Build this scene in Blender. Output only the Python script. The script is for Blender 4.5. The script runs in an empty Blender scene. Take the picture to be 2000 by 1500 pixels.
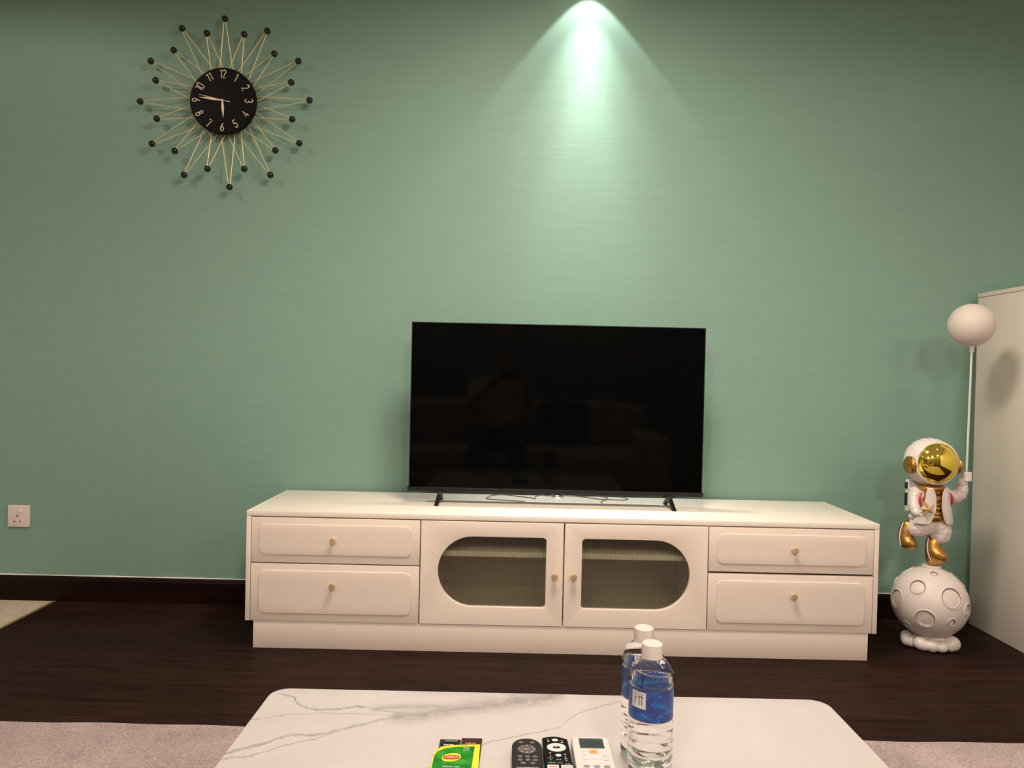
import bpy, bmesh, math, random
from mathutils import Vector, Matrix
random.seed(7)
PI = math.pi
S = bpy.context.scene
COL = S.collection

# ------------------------------------------------------------------ camera
cam_d = bpy.data.cameras.new('camera')
cam_d.sensor_width = 36.0
cam_d.lens = 36.0 * 1450 / 2000
cam_d.clip_start = 0.02
cam = bpy.data.objects.new('camera', cam_d); COL.objects.link(cam)
yaw, pitch, roll = 0.0013, -0.0129, 0.0222
cam_fw = Vector((math.sin(yaw) * math.cos(pitch), math.cos(yaw) * math.cos(pitch), math.sin(pitch)))
_r = Vector((math.cos(yaw), -math.sin(yaw), 0)); _u = _r.cross(cam_fw)
cam_r = _r * math.cos(roll) + _u * math.sin(roll)
cam_u = _u * math.cos(roll) - _r * math.sin(roll)
cam.matrix_world = Matrix(((cam_r.x, cam_u.x, -cam_fw.x, 0.0), (cam_r.y, cam_u.y, -cam_fw.y, -2.9029),
                           (cam_r.z, cam_u.z, -cam_fw.z, 0.9241), (0, 0, 0, 1)))
S.camera = cam

# ------------------------------------------------------------------ world, light, exposure
S.view_settings.view_transform = 'Standard'
S.view_settings.look = 'None'
S.view_settings.gamma = 1.0
S.view_settings.use_curve_mapping = False
S.view_settings.exposure = 2.03
W = bpy.data.worlds.new('world'); S.world = W; W.use_nodes = True
W.node_tree.nodes['Background'].inputs[0].default_value = (1, 0.85, 0.7, 1)
W.node_tree.nodes['Background'].inputs[1].default_value = 0.02

WARM = (1.0, 0.865, 0.775)
CEIL = 2.52

def spot(name, loc, power, size, blend, color, radius=0.03, target=None):
    d = bpy.data.lights.new(name, 'SPOT'); d.energy = power; d.spot_size = size; d.spot_blend = blend
    d.color = color; d.shadow_soft_size = radius
    o = bpy.data.objects.new(name, d); COL.objects.link(o); o.location = loc
    if target is not None:
        o.rotation_euler = (Vector(target) - Vector(loc)).to_track_quat('-Z', 'Y').to_euler()
    return o

def area(name, loc, power, sx, sy, color, rot=(0, 0, 0)):
    d = bpy.data.lights.new(name, 'AREA'); d.energy = power; d.shape = 'RECTANGLE'; d.size = sx; d.size_y = sy; d.color = color
    o = bpy.data.objects.new(name, d); COL.objects.link(o); o.location = loc; o.rotation_euler = rot
    return o

# the recessed lamp close to the green wall (its beam makes the scallop) and its inner beam
spot('wall_washer_beam', (0.27, -0.10, CEIL - 0.004), 5.0, 2 * math.radians(38), 0.12, (1.0, 0.99, 0.95), 0.012)
spot('wall_washer_middle', (0.27, -0.10, CEIL - 0.004), 15, 2 * math.radians(28), 0.85, (1.0, 0.99, 0.95), 0.012)
spot('wall_washer_core', (0.27, -0.10, CEIL - 0.004), 22, 2 * math.radians(17), 1.0, (1.0, 0.99, 0.95), 0.012)
# the ceiling panel over the seating area
area('ceiling_panel_light', (0.22, -1.25, CEIL - 0.075), 7.0, 0.5, 0.5, WARM)
# recessed lamps near the green wall, plus an added sofa-side row for flatter light
DOWN = [(-2.0, -1.15), (-3.4, -1.15), (1.9, -1.6), (-2.4, -4.25), (-0.9, -4.35), (0.7, -4.35), (2.2, -4.25)]
POWER = [8, 1, 6, 3, 60, 56, 26]
for i, (x, y) in enumerate(DOWN):
    spot('downlight_beam', (x, y, CEIL - 0.006), POWER[i], math.radians(168), 0.25, WARM, 0.04 if y > -2 else 0.14)

# ------------------------------------------------------------------ materials
def mat(name, color=(0.8, 0.8, 0.8), rough=0.5, metal=0.0, ior=1.5, **kw):
    m = bpy.data.materials.new(name); m.use_nodes = True
    b = m.node_tree.nodes['Principled BSDF']
    b.inputs['Base Color'].default_value = (*color, 1)
    b.inputs['Roughness'].default_value = rough
    b.inputs['Metallic'].default_value = metal
    b.inputs['IOR'].default_value = ior
    for k, v in kw.items():
        b.inputs[k.replace('_', ' ')].default_value = v
    return m

def N(m, typ, **kw):
    n = m.node_tree.nodes.new(typ)
    for k, v in kw.items(): setattr(n, k, v)
    return n

def LK(m, a, b): m.node_tree.links.new(a, b)
def BS(m): return m.node_tree.nodes['Principled BSDF']

def coords(m, scale=(1, 1, 1)):
    tc = N(m, 'ShaderNodeTexCoord'); mp = N(m, 'ShaderNodeMapping'); mp.inputs['Scale'].default_value = scale
    LK(m, tc.outputs['Object'], mp.inputs['Vector']); return mp.outputs['Vector']

def noise(m, vec, scale, detail=4, rough=0.55, dist=0.0):
    n = N(m, 'ShaderNodeTexNoise'); n.inputs['Scale'].default_value = scale; n.inputs['Detail'].default_value = detail
    n.inputs['Roughness'].default_value = rough; n.inputs['Distortion'].default_value = dist
    LK(m, vec, n.inputs['Vector']); return n

def ramp(m, fac, stops):
    r = N(m, 'ShaderNodeValToRGB'); e = r.color_ramp.elements
    while len(e) < len(stops): e.new(0.5)
    for i, (p, c) in enumerate(stops):
        e[i].position = p; e[i].color = (*c, 1) if len(c) == 3 else c
    LK(m, fac, r.inputs[0]); return r.outputs[0]

def bump(m, h, strength=0.2, dist=0.002):
    b = N(m, 'ShaderNodeBump'); b.inputs['Strength'].default_value = strength; b.inputs['Distance'].default_value = dist
    LK(m, h, b.inputs['Height']); LK(m, b.outputs[0], BS(m).inputs['Normal']); return b

def math_n(m, op, a, b=None, clamp=False):
    n = N(m, 'ShaderNodeMath', operation=op); n.use_clamp = clamp
    for i, v in enumerate((a, b)):
        if v is None: continue
        if isinstance(v, (int, float)): n.inputs[i].default_value = v
        else: LK(m, v, n.inputs[i])
    return n.outputs[0]

def mix(m, fac, a, b):
    n = N(m, 'ShaderNodeMix', data_type='RGBA')
    for s, v in ((0, fac), (6, a), (7, b)):
        if isinstance(v, (int, float)): n.inputs[s].default_value = v
        elif isinstance(v, tuple): n.inputs[s].default_value = (*v, 1)
        else: LK(m, v, n.inputs[s])
    return n.outputs[2]

# green painted wall: faint horizontal trowel strokes and a soft sheen
m_wall = mat('green_paint', (0.19, 0.30, 0.23), 0.52, Specular_IOR_Level=0.28)
v = coords(m_wall, (1.2, 1, 9)); n1 = noise(m_wall, v, 4.0, 5, 0.6, 0.6)
v2 = coords(m_wall, (6, 6, 60)); n2 = noise(m_wall, v2, 5.0, 3)
hh = math_n(m_wall, 'ADD', n1.outputs[0], math_n(m_wall, 'MULTIPLY', n2.outputs[0], 0.12))
bump(m_wall, hh, 0.10, 0.006)
LK(m_wall, ramp(m_wall, n1.outputs[0], [(0.3, (0.182, 0.306, 0.240)), (0.7, (0.192, 0.318, 0.250))]), BS(m_wall).inputs['Base Color'])

m_white = mat('white_plaster', (0.78, 0.74, 0.68), 0.8)
m_darkwall = mat('taupe_paint', (0.16, 0.14, 0.12), 0.7)
m_ceil = mat('ceiling_paint', (0.84, 0.82, 0.78), 0.85)

# dark stained oak boards running along the wall
m_floor = mat('dark_oak_boards', (0.03, 0.018, 0.013), 0.5, Specular_IOR_Level=0.06)
v = coords(m_floor)
br = N(m_floor, 'ShaderNodeTexBrick'); LK(m_floor, v, br.inputs['Vector'])
br.offset = 0.37; br.offset_frequency = 2; br.squash = 1
br.inputs['Scale'].default_value = 1.0; br.inputs['Mortar Size'].default_value = 0.0009; br.inputs['Mortar Smooth'].default_value = 0.3
br.inputs['Brick Width'].default_value = 1.15; br.inputs['Row Height'].default_value = 0.125
br.inputs['Color1'].default_value = (0.026, 0.0110, 0.0075, 1); br.inputs['Color2'].default_value = (0.018, 0.0076, 0.0052, 1)
br.inputs['Mortar'].default_value = (0.010, 0.006, 0.004, 1)
vg = coords(m_floor, (1.4, 26, 1)); g1 = noise(m_floor, vg, 3.2, 8, 0.62, 1.4)
gr = ramp(m_floor, g1.outputs[0], [(0.36, (0.42, 0.40, 0.38)), (0.5, (1, 1, 1)), (0.66, (1.4, 1.35, 1.3))])
mm = N(m_floor, 'ShaderNodeMix', data_type='RGBA', blend_type='MULTIPLY'); mm.inputs[0].default_value = 1
LK(m_floor, br.outputs[0], mm.inputs[6]); LK(m_floor, gr, mm.inputs[7]); LK(m_floor, mm.outputs[2], BS(m_floor).inputs['Base Color'])
bump(m_floor, g1.outputs[0], 0.10, 0.001)

m_tile = mat('beige_tile', (0.62, 0.50, 0.36), 0.25)
n1 = noise(m_tile, coords(m_tile, (2, 5, 1)), 2.5, 6, 0.6, 1.5)
LK(m_tile, ramp(m_tile, n1.outputs[0], [(0.35, (0.62, 0.50, 0.37)), (0.6, (0.70, 0.59, 0.46)), (0.75, (0.50, 0.36, 0.22))]), BS(m_tile).inputs['Base Color'])

m_skirt = mat('dark_skirting_wood', (0.018, 0.006, 0.005), 0.4, Specular_IOR_Level=0.12)
n1 = noise(m_skirt, coords(m_skirt, (0.9, 5, 12)), 2.0, 5)
LK(m_skirt, ramp(m_skirt, n1.outputs[0], [(0.35, (0.006, 0.002, 0.0018)), (0.65, (0.014, 0.0045, 0.003))]), BS(m_skirt).inputs['Base Color'])
m_caulk = mat('white_sealant', (0.75, 0.72, 0.66), 0.35)

# rug: mottled pinkish grey short pile
m_rug = mat('pink_grey_pile', (0.5, 0.4, 0.38), 0.95)
v = coords(m_rug)
n1 = noise(m_rug, v, 2.6, 5, 0.6, 0.4); n2 = noise(m_rug, coords(m_rug, (1, 2.2, 1)), 170, 3, 0.7, 0.5)
c1 = ramp(m_rug, n1.outputs[0], [(0.30, (0.33, 0.26, 0.255)), (0.50, (0.45, 0.35, 0.34)), (0.68, (0.58, 0.45, 0.435))])
c2 = ramp(m_rug, n2.outputs[0], [(0.34, (0.62, 0.60, 0.60)), (0.5, (1, 1, 1)), (0.68, (1.35, 1.33, 1.3))])
mm = N(m_rug, 'ShaderNodeMix', data_type='RGBA', blend_type='MULTIPLY'); mm.inputs[0].default_value = 1
LK(m_rug, c1, mm.inputs[6]); LK(m_rug, c2, mm.inputs[7]); LK(m_rug, mm.outputs[2], BS(m_rug).inputs['Base Color'])
bump(m_rug, n2.outputs[0], 0.8, 0.004)

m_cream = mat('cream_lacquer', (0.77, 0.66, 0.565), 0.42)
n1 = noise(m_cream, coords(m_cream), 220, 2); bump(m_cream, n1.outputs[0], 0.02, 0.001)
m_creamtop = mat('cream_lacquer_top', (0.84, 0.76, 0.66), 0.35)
m_brass = mat('brushed_brass', (0.75, 0.58, 0.32), 0.4, 0.8)
m_black = mat('black_plastic', (0.006, 0.006, 0.007), 0.4, Specular_IOR_Level=0.25)
m_screen = mat('black_glossy_screen', (0.0015, 0.0015, 0.0015), 0.05, 0, 1.45, Specular_IOR_Level=0.11)
m_greybezel = mat('dark_grey_bezel', (0.011, 0.0105, 0.010), 0.4, Specular_IOR_Level=0.25)
m_chrome = mat('polished_chrome', (0.75, 0.75, 0.75), 0.38, 0.9)
m_wire = mat('grey_cable', (0.22, 0.21, 0.19), 0.5)
m_plastic = mat('white_plastic', (0.66, 0.575, 0.53), 0.30)
m_hole = mat('dark_hole', (0.01, 0.01, 0.01), 0.8)
m_linen = mat('grey_beige_laminate', (0.68, 0.605, 0.53), 0.48)
n1 = noise(m_linen, coords(m_linen, (1, 1, 1)), 150, 3); bump(m_linen, n1.outputs[0], 0.06, 0.001)
m_lamp = mat('lit_lens', (1, 1, 1), 0.5)
BS(m_lamp).inputs['Emission Color'].default_value = (1, 0.86, 0.66, 1); BS(m_lamp).inputs['Emission Strength'].default_value = 6

# fluted glass: clear, part refracting, with a glossy face
m_flute = bpy.data.materials.new('fluted_glass'); m_flute.use_nodes = True
nt = m_flute.node_tree; nt.nodes.remove(nt.nodes['Principled BSDF']); out = nt.nodes['Material Output']
tr = N(m_flute, 'ShaderNodeBsdfTransparent'); tr.inputs[0].default_value = (0.90, 0.90, 0.84, 1)
rf = N(m_flute, 'ShaderNodeBsdfRefraction'); rf.inputs['Color'].default_value = (0.95, 0.95, 0.9, 1); rf.inputs['Roughness'].default_value = 0.05; rf.inputs['IOR'].default_value = 1.25
gl = N(m_flute, 'ShaderNodeBsdfGlossy'); gl.inputs['Roughness'].default_value = 0.12
fr = N(m_flute, 'ShaderNodeFresnel'); fr.inputs['IOR'].default_value = 1.5
mx1 = N(m_flute, 'ShaderNodeMixShader'); mx1.inputs[0].default_value = 0.2; LK(m_flute, tr.outputs[0], mx1.inputs[1]); LK(m_flute, rf.outputs[0], mx1.inputs[2])
mx2 = N(m_flute, 'ShaderNodeMixShader'); LK(m_flute, fr.outputs[0], mx2.inputs[0]); LK(m_flute, mx1.outputs[0], mx2.inputs[1]); LK(m_flute, gl.outputs[0], mx2.inputs[2])
tc = N(m_flute, 'ShaderNodeTexCoord'); sp_ = N(m_flute, 'ShaderNodeSeparateXYZ'); LK(m_flute, tc.outputs['Object'], sp_.inputs[0])
sn = math_n(m_flute, 'SINE', math_n(m_flute, 'MULTIPLY', sp_.outputs[0], 2 * PI / 0.0085))
LK(m_flute, ramp(m_flute, math_n(m_flute, 'ADD', math_n(m_flute, 'MULTIPLY', sn, 0.5), 0.5), [(0.1, (0.86, 0.89, 0.81)), (0.7, (0.96, 1.0, 0.94))]), tr.inputs[0])
LK(m_flute, mx2.outputs[0], out.inputs['Surface'])

# marble: each vein is a centre line y(x) with its own width, wandering with noise
def marble(name, veins, x0, x1, y0, y1):
    m = mat(name, (0.86, 0.80, 0.72), 0.22)
    tc = N(m, 'ShaderNodeTexCoord'); sx = N(m, 'ShaderNodeSeparateXYZ'); LK(m, tc.outputs['Object'], sx.inputs[0])
    big = noise(m, tc.outputs['Object'], 14, 5, 0.65, 0.8); fine = noise(m, tc.outputs['Object'], 60, 4, 0.6, 0.5)
    X, Y = sx.outputs[0], sx.outputs[1]
    wob = math_n(m, 'MULTIPLY', math_n(m, 'SUBTRACT', big.outputs[0], 0.5), 0.038)
    wob = math_n(m, 'ADD', wob, math_n(m, 'MULTIPLY', math_n(m, 'SUBTRACT', fine.outputs[0], 0.5), 0.010))
    t = math_n(m, 'DIVIDE', math_n(m, 'SUBTRACT', X, x0), x1 - x0, True)
    acc = None
    for pts, width, strength in veins:
        pts = sorted(pts)
        fc = N(m, 'ShaderNodeFloatCurve'); cv = fc.mapping.curves[0]
        P = [((a - x0) / (x1 - x0), (b - y0) / (y1 - y0)) for a, b in pts]
        cv.points[0].location = (P[0][0], P[0][1]); cv.points[1].location = (P[-1][0], P[-1][1])
        for p in P[1:-1]: cv.points.new(*p)
        fc.mapping.update(); LK(m, t, fc.inputs['Value'])
        yc = math_n(m, 'ADD', math_n(m, 'MULTIPLY', fc.outputs[0], y1 - y0), y0)
        d = math_n(m, 'ABSOLUTE', math_n(m, 'ADD', math_n(m, 'SUBTRACT', Y, yc), wob))
        k = math_n(m, 'SUBTRACT', 1.0, math_n(m, 'DIVIDE', d, width), True)
        k = math_n(m, 'POWER', k, 1.3)
        # fade beyond the ends of the vein
        e0, e1 = pts[0][0], pts[-1][0]
        f0 = math_n(m, 'DIVIDE', math_n(m, 'SUBTRACT', X, e0 - 0.01), 0.02, True)
        f1 = math_n(m, 'DIVIDE', math_n(m, 'SUBTRACT', e1 + 0.01, X), 0.02, True)
        k = math_n(m, 'MULTIPLY', math_n(m, 'MULTIPLY', k, strength), math_n(m, 'MULTIPLY', f0, f1))
        acc = k if acc is None else math_n(m, 'MAXIMUM', acc, k)
    cl = noise(m, tc.outputs['Object'], 5, 5, 0.6, 1.0)
    base = ramp(m, cl.outputs[0], [(0.35, (0.555, 0.51, 0.49)), (0.6, (0.585, 0.535, 0.515))])
    brk = ramp(m, fine.outputs[0], [(0.3, (0.7, 0.7, 0.7)), (0.6, (1.3, 1.3, 1.3))])
    fac = math_n(m, 'MULTIPLY', acc, brk)
    LK(m, mix(m, fac, base, (0.22, 0.20, 0.20)), BS(m).inputs['Base Color'])
    return m

# ------------------------------------------------------------------ mesh helpers
def sharp(bm, ang=35):
    for f in bm.faces: f.smooth = True
    a = math.radians(ang)
    for e in bm.edges:
        e.smooth = not (len(e.link_faces) == 2 and e.calc_face_angle(0) > a)

def obj(name, bm, m, parent=None, ang=35, raw=False):
    """bm or mesh in WORLD coordinates; linked as one mesh object, local to its parent."""
    if isinstance(bm, bmesh.types.BMesh):
        me = bpy.data.meshes.new(name)
        if not raw: sharp(bm, ang)
        bm.to_mesh(me); bm.free()
    else:
        me = bm; me.name = name
        if not raw:
            b = bmesh.new(); b.from_mesh(me); sharp(b, ang); b.to_mesh(me); b.free()
    me.materials.clear(); me.materials.append(m)
    o = bpy.data.objects.new(name, me); COL.objects.link(o)
    if parent is not None:
        o.parent = parent
        w = Vector((0, 0, 0)); p = parent
        while p is not None: w += p.location; p = p.parent
        me.transform(Matrix.Translation(-w))
    return o

def centred(o):
    """move a top-level mesh's origin to the bottom centre of its bounds"""
    xs = [v.co for v in o.data.vertices]
    c = Vector(((min(p.x for p in xs) + max(p.x for p in xs)) / 2, (min(p.y for p in xs) + max(p.y for p in xs)) / 2, min(p.z for p in xs)))
    o.data.transform(Matrix.Translation(-c)); o.location = c
    return o

def thing(name, label, cat, loc, group=None):
    o = bpy.data.objects.new(name, None); COL.objects.link(o); o.location = loc; o.empty_display_size = 0.05
    o['label'] = label; o['category'] = cat
    if group: o['group'] = group
    return o

def tag(o, label, cat, group=None):
    o['label'] = label; o['category'] = cat
    if group: o['group'] = group
    return o

def struct(name, bm, m, **kw):
    o = obj(name, bm, m, **kw); o['kind'] = 'structure'; return o

def box(x0, x1, y0, y1, z0, z1, bev=0.0, seg=2, bm=None):
    b = bmesh.new()
    bmesh.ops.create_cube(b, size=1)
    for v in b.verts:
        v.co = Vector(((x0 + x1) / 2 + v.co.x * (x1 - x0), (y0 + y1) / 2 + v.co.y * (y1 - y0), (z0 + z1) / 2 + v.co.z * (z1 - z0)))
    if bev > 0:
        bmesh.ops.bevel(b, geom=b.edges[:], offset=bev, segments=seg, affect='EDGES', profile=0.5)
    return join(bm, b)

def join(bm, b):
    if bm is None: return b
    me = bpy.data.meshes.new('t'); b.to_mesh(me); b.free(); bm.from_mesh(me); bpy.data.meshes.remove(me)
    return bm

def lathe(prof, seg=48, M=None, bm=None, close=True):
    """prof: (r, z) from bottom to top, around local Z"""
    b = bmesh.new(); rings = []
    for r, z in prof:
        if r < 1e-6: rings.append([b.verts.new((0, 0, z))])
        else: rings.append([b.verts.new((r * math.cos(2 * PI * i / seg), r * math.sin(2 * PI * i / seg), z)) for i in range(seg)])
    for A, B in zip(rings, rings[1:]):
        for i in range(seg):
            j = (i + 1) % seg
            if len(A) == 1 and len(B) == 1: continue
            if len(A) == 1: b.faces.new((A[0], B[j], B[i]))
            elif len(B) == 1: b.faces.new((A[i], A[j], B[0]))
            else: b.faces.new((A[i], A[j], B[j], B[i]))
    if close:
        if len(rings[0]) > 1: b.faces.new(list(reversed(rings[0])))
        if len(rings[-1]) > 1: b.faces.new(rings[-1])
    if M is not None: bmesh.ops.transform(b, matrix=M, verts=b.verts)
    bmesh.ops.recalc_face_normals(b, faces=b.faces)
    return join(bm, b)

def tube(pts, r, seg=8, bm=None, caps=True):
    b = bmesh.new(); pts = [Vector(p) for p in pts]; rings = []
    rr = r if isinstance(r, (list, tuple)) else [r] * len(pts)
    nrm = None
    for i, p in enumerate(pts):
        t = (pts[min(i + 1, len(pts) - 1)] - pts[max(i - 1, 0)]).normalized()
        if nrm is None:
            nrm = t.orthogonal().normalized()
        else:
            nrm = (nrm - t * nrm.dot(t)).normalized()
        bi = t.cross(nrm)
        rings.append([b.verts.new(p + (nrm * math.cos(2 * PI * k / seg) + bi * math.sin(2 * PI * k / seg)) * rr[i]) for k in range(seg)])
    for A, B in zip(rings, rings[1:]):
        for i in range(seg):
            j = (i + 1) % seg; b.faces.new((A[i], A[j], B[j], B[i]))
    if caps:
        b.faces.new(list(reversed(rings[0]))); b.faces.new(rings[-1])
    bmesh.ops.recalc_face_normals(b, faces=b.faces)
    return join(bm, b)

def smooth_path(pts, n=8, closed=False):
    P = [Vector(p) for p in pts]; out = []
    L = len(P)
    rng = range(L if closed else L - 1)
    for i in rng:
        p0 = P[(i - 1) % L] if closed or i > 0 else P[0]
        p1 = P[i]; p2 = P[(i + 1) % L]
        p3 = P[(i + 2) % L] if closed or i + 2 < L else P[-1]
        for k in range(n):
            t = k / n
            out.append(0.5 * ((2 * p1) + (p2 - p0) * t + (2 * p0 - 5 * p1 + 4 * p2 - p3) * t * t + (3 * p1 - p0 - 3 * p2 + p3) * t ** 3))
    if not closed: out.append(P[-1])
    return out

def bake(o):
    dg = bpy.context.evaluated_depsgraph_get()
    me = bpy.data.meshes.new_from_object(o.evaluated_get(dg))
    d = o.data; bpy.data.objects.remove(o)
    return me

def outline(loops, ext, bev=0.0, M=None, res=2):
    """closed 2D loops (first outer, others holes) extruded by +-ext along local Z; returns a mesh"""
    cu = bpy.data.curves.new('c', 'CURVE'); cu.dimensions = '2D'; cu.fill_mode = 'BOTH'
    cu.extrude = max(ext - bev, 0.0); cu.bevel_depth = bev; cu.bevel_resolution = res; cu.offset = -bev
    for L in loops:
        s = cu.splines.new('POLY'); s.points.add(len(L) - 1); s.use_cyclic_u = True
        for p, q in zip(s.points, L): p.co = (q[0], q[1], 0, 1)
    o = bpy.data.objects.new('c', cu); COL.objects.link(o)
    me = bake(o); bpy.data.curves.remove(cu)
    b = bmesh.new(); b.from_mesh(me); bmesh.ops.remove_doubles(b, verts=b.verts, dist=1e-5)
    bmesh.ops.recalc_face_normals(b, faces=b.faces)
    if M is not None: bmesh.ops.transform(b, matrix=M, verts=b.verts)
    bpy.data.meshes.remove(me)
    return b

def text(body, size, ext=0.0002, xs=1.0, M=None, off=0.0, align='CENTER'):
    cu = bpy.data.curves.new('t', 'FONT'); cu.body = body; cu.size = size; cu.extrude = ext; cu.offset = off
    cu.align_x = align; cu.align_y = 'CENTER'; cu.resolution_u = 3
    o = bpy.data.objects.new('t', cu); COL.objects.link(o)
    me = bake(o); bpy.data.curves.remove(cu)
    b = bmesh.new(); b.from_mesh(me); bpy.data.meshes.remove(me)
    bmesh.ops.scale(b, vec=(xs, 1, 1), verts=b.verts)
    if M is not None: bmesh.ops.transform(b, matrix=M, verts=b.verts)
    return b

def rrect(x0, x1, y0, y1, r, n=8):
    rs = r if isinstance(r, (list, tuple)) else (r, r, r, r)      # bl, br, tr, tl
    out = []
    for (cx, cy, a0, q) in ((x0 + rs[0], y0 + rs[0], PI, rs[0]), (x1 - rs[1], y0 + rs[1], 1.5 * PI, rs[1]),
                            (x1 - rs[2], y1 - rs[2], 0, rs[2]), (x0 + rs[3], y1 - rs[3], 0.5 * PI, rs[3])):
        k = max(2, int(n * (1 + q * 20)))
        for i in range(k + 1):
            a = a0 + 0.5 * PI * i / k; out.append((cx + q * math.cos(a), cy + q * math.sin(a)))
    return out

def ell(cx, cy, rx, ry, n=32): return [(cx + rx * math.cos(2 * PI * i / n), cy + ry * math.sin(2 * PI * i / n)) for i in range(n)]

FRONT = Matrix.Rotation(PI / 2, 4, 'X')        # (x, y, z) -> (x, -z, y): a drawing that faces -Y

def at_front(y): return Matrix.Translation((0, y, 0)) @ FRONT
def at_top(z): return Matrix.Translation((0, 0, z))

def balls(segs, bm=None, step=0.3, sub=2):
    """dense spheres along radius-varying paths: [( (x,y,z,r), ... ), ...]"""
    b = bmesh.new()
    for path in segs:
        if len(path) == 1: Q = [path[0]]
        else:
            Q = []
            for p, q in zip(path, path[1:]):
                L = (Vector(p[:3]) - Vector(q[:3])).length; n = max(1, int(L / (min(p[3], q[3]) * step)))
                for k in range(n): Q.append(tuple(p[i] + (q[i] - p[i]) * k / n for i in range(4)))
            Q.append(path[-1])
        for x, y, z, r in Q:
            bmesh.ops.create_icosphere(b, subdivisions=sub, radius=r, matrix=Matrix.Translation((x, y, z)))
    return join(bm, b)

def fuse(bm, voxel=0.003, smooth=4, fac=0.6):
    """one continuous surface from overlapping volumes"""
    me = bpy.data.meshes.new('f'); bm.to_mesh(me); bm.free()
    o = bpy.data.objects.new('f', me); COL.objects.link(o)
    md = o.modifiers.new('r', 'REMESH'); md.mode = 'VOXEL'; md.voxel_size = voxel
    ms = o.modifiers.new('s', 'SMOOTH'); ms.iterations = smooth; ms.factor = fac
    r = bake(o); bpy.data.meshes.remove(me)
    b = bmesh.new(); b.from_mesh(r); bpy.data.meshes.remove(r)
    return b

def ellipsoid(c, r, bm=None, sub=3, rot=None):
    b = bmesh.new(); bmesh.ops.create_icosphere(b, subdivisions=sub, radius=1)
    M = Matrix.Translation(c) @ (rot.to_matrix().to_4x4() if rot else Matrix()) @ Matrix.Diagonal((*r, 1))
    bmesh.ops.transform(b, matrix=M, verts=b.verts)
    return join(bm, b)

# ------------------------------------------------------------------ the room
XL, XR, YB = -4.6, 3.0, -4.7
struct('wall_back', box(XL - 0.1, XR + 0.1, 0.0, 0.1, -0.1, CEIL + 0.1), m_wall)
struct('wall_left', box(XL - 0.1, XL, YB, 0.0, -0.1, CEIL + 0.1), m_white)
struct('wall_right', box(XR, XR + 0.1, YB, 0.0, -0.1, CEIL + 0.1), m_white)
struct('wall_front', box(XL - 0.1, XR + 0.1, YB - 0.1, YB, -0.1, CEIL + 0.1), m_darkwall)
struct('ceiling', box(XL, XR, YB, 0.0, CEIL, CEIL + 0.1), m_ceil)
struct('floor', box(-1.762, XR, YB, 0.0, -0.1, 0.0), m_floor)
struct('floor', box(XL, -1.762, YB, 0.0, -0.1, 0.0), m_tile)
struct('trim_2', box(-1.768, -1.756, YB, -0.016, 0.0, 0.0015), m_brass)

def skirting(x0, x1):
    prof = [(0, 0), (-0.015, 0), (-0.015, 0.082), (-0.012, 0.086), (-0.012, 0.090), (-0.007, 0.0965), (0, 0.0965)]
    b = bmesh.new(); A = [b.verts.new((x0, y, z)) for y, z in prof]; B = [b.verts.new((x1, y, z)) for y, z in prof]
    n = len(prof)
    for i in range(n): b.faces.new((A[i], A[(i + 1) % n], B[(i + 1) % n], B[i]))
    b.faces.new(A); b.faces.new(list(reversed(B))); bmesh.ops.recalc_face_normals(b, faces=b.faces)
    return b
struct('baseboard_back', skirting(XL, -1.565), m_skirt)
struct('baseboard_back', skirting(-1.564, XR), m_skirt)
def caulk_bead():
    pts = [(XL + (XR - XL) * i / 90, -0.003 + random.uniform(-0.0007, 0.0007), 0.0975 + random.uniform(-0.0004, 0.0004)) for i in range(91)]
    return tube(pts, [0.0026 + random.uniform(-0.0007, 0.0012) for _ in pts], 6)
struct('trim_1', caulk_bead(), m_caulk)

# ------------------------------------------------------------------ ceiling lamps (out of frame; the large rear ones are added fill light)
def downlight(x, y, label, k=1.0):
    t = thing('downlight', label, 'ceiling light', (x, y, CEIL))
    M = Matrix.Translation((x, y, CEIL))
    obj('trim_ring', lathe([(0.036 * k, 0), (0.036 * k, -0.003), (0.042 * k, -0.005), (0.05 * k, -0.003), (0.05 * k, 0)], 32, M, close=False), m_plastic, t)
    obj('lens', lathe([(0.0001, 0.0), (0.036 * k, -0.0005), (0.036 * k, -0.0015), (0.0001, -0.002)], 32, M, close=False), m_lamp, t)
    return t
downlight(0.27, -0.10, 'recessed round ceiling lamp close to the green wall, throwing the bright cone')
for (x, y), l in zip(DOWN, ('over the floor joint near the green wall', 'over the beige tiles near the green wall', 'in front of the astronaut',
                            'in the far corner over the beige tiles', 'above the left half of the sofa', 'above the right half of the sofa', 'far beyond the right end of the sofa')):
    downlight(x, y, ('recessed small round ceiling lamp ' if y > -2 else 'added large round fill lamp ') + l, 1.0 if y > -2 else 3.6)
t = thing('ceiling_lamp', 'square white ceiling lamp between the coffee table and the tv cabinet', 'ceiling light', (0.22, -1.25, CEIL - 0.06))
obj('lamp_housing', box(-0.04, 0.48, -1.51, -0.99, CEIL - 0.06, CEIL, 0.01), m_plastic, t)
obj('diffuser', box(-0.02, 0.46, -1.49, -1.01, CEIL - 0.066, CEIL - 0.058, 0.002), m_lamp, t)

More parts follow.
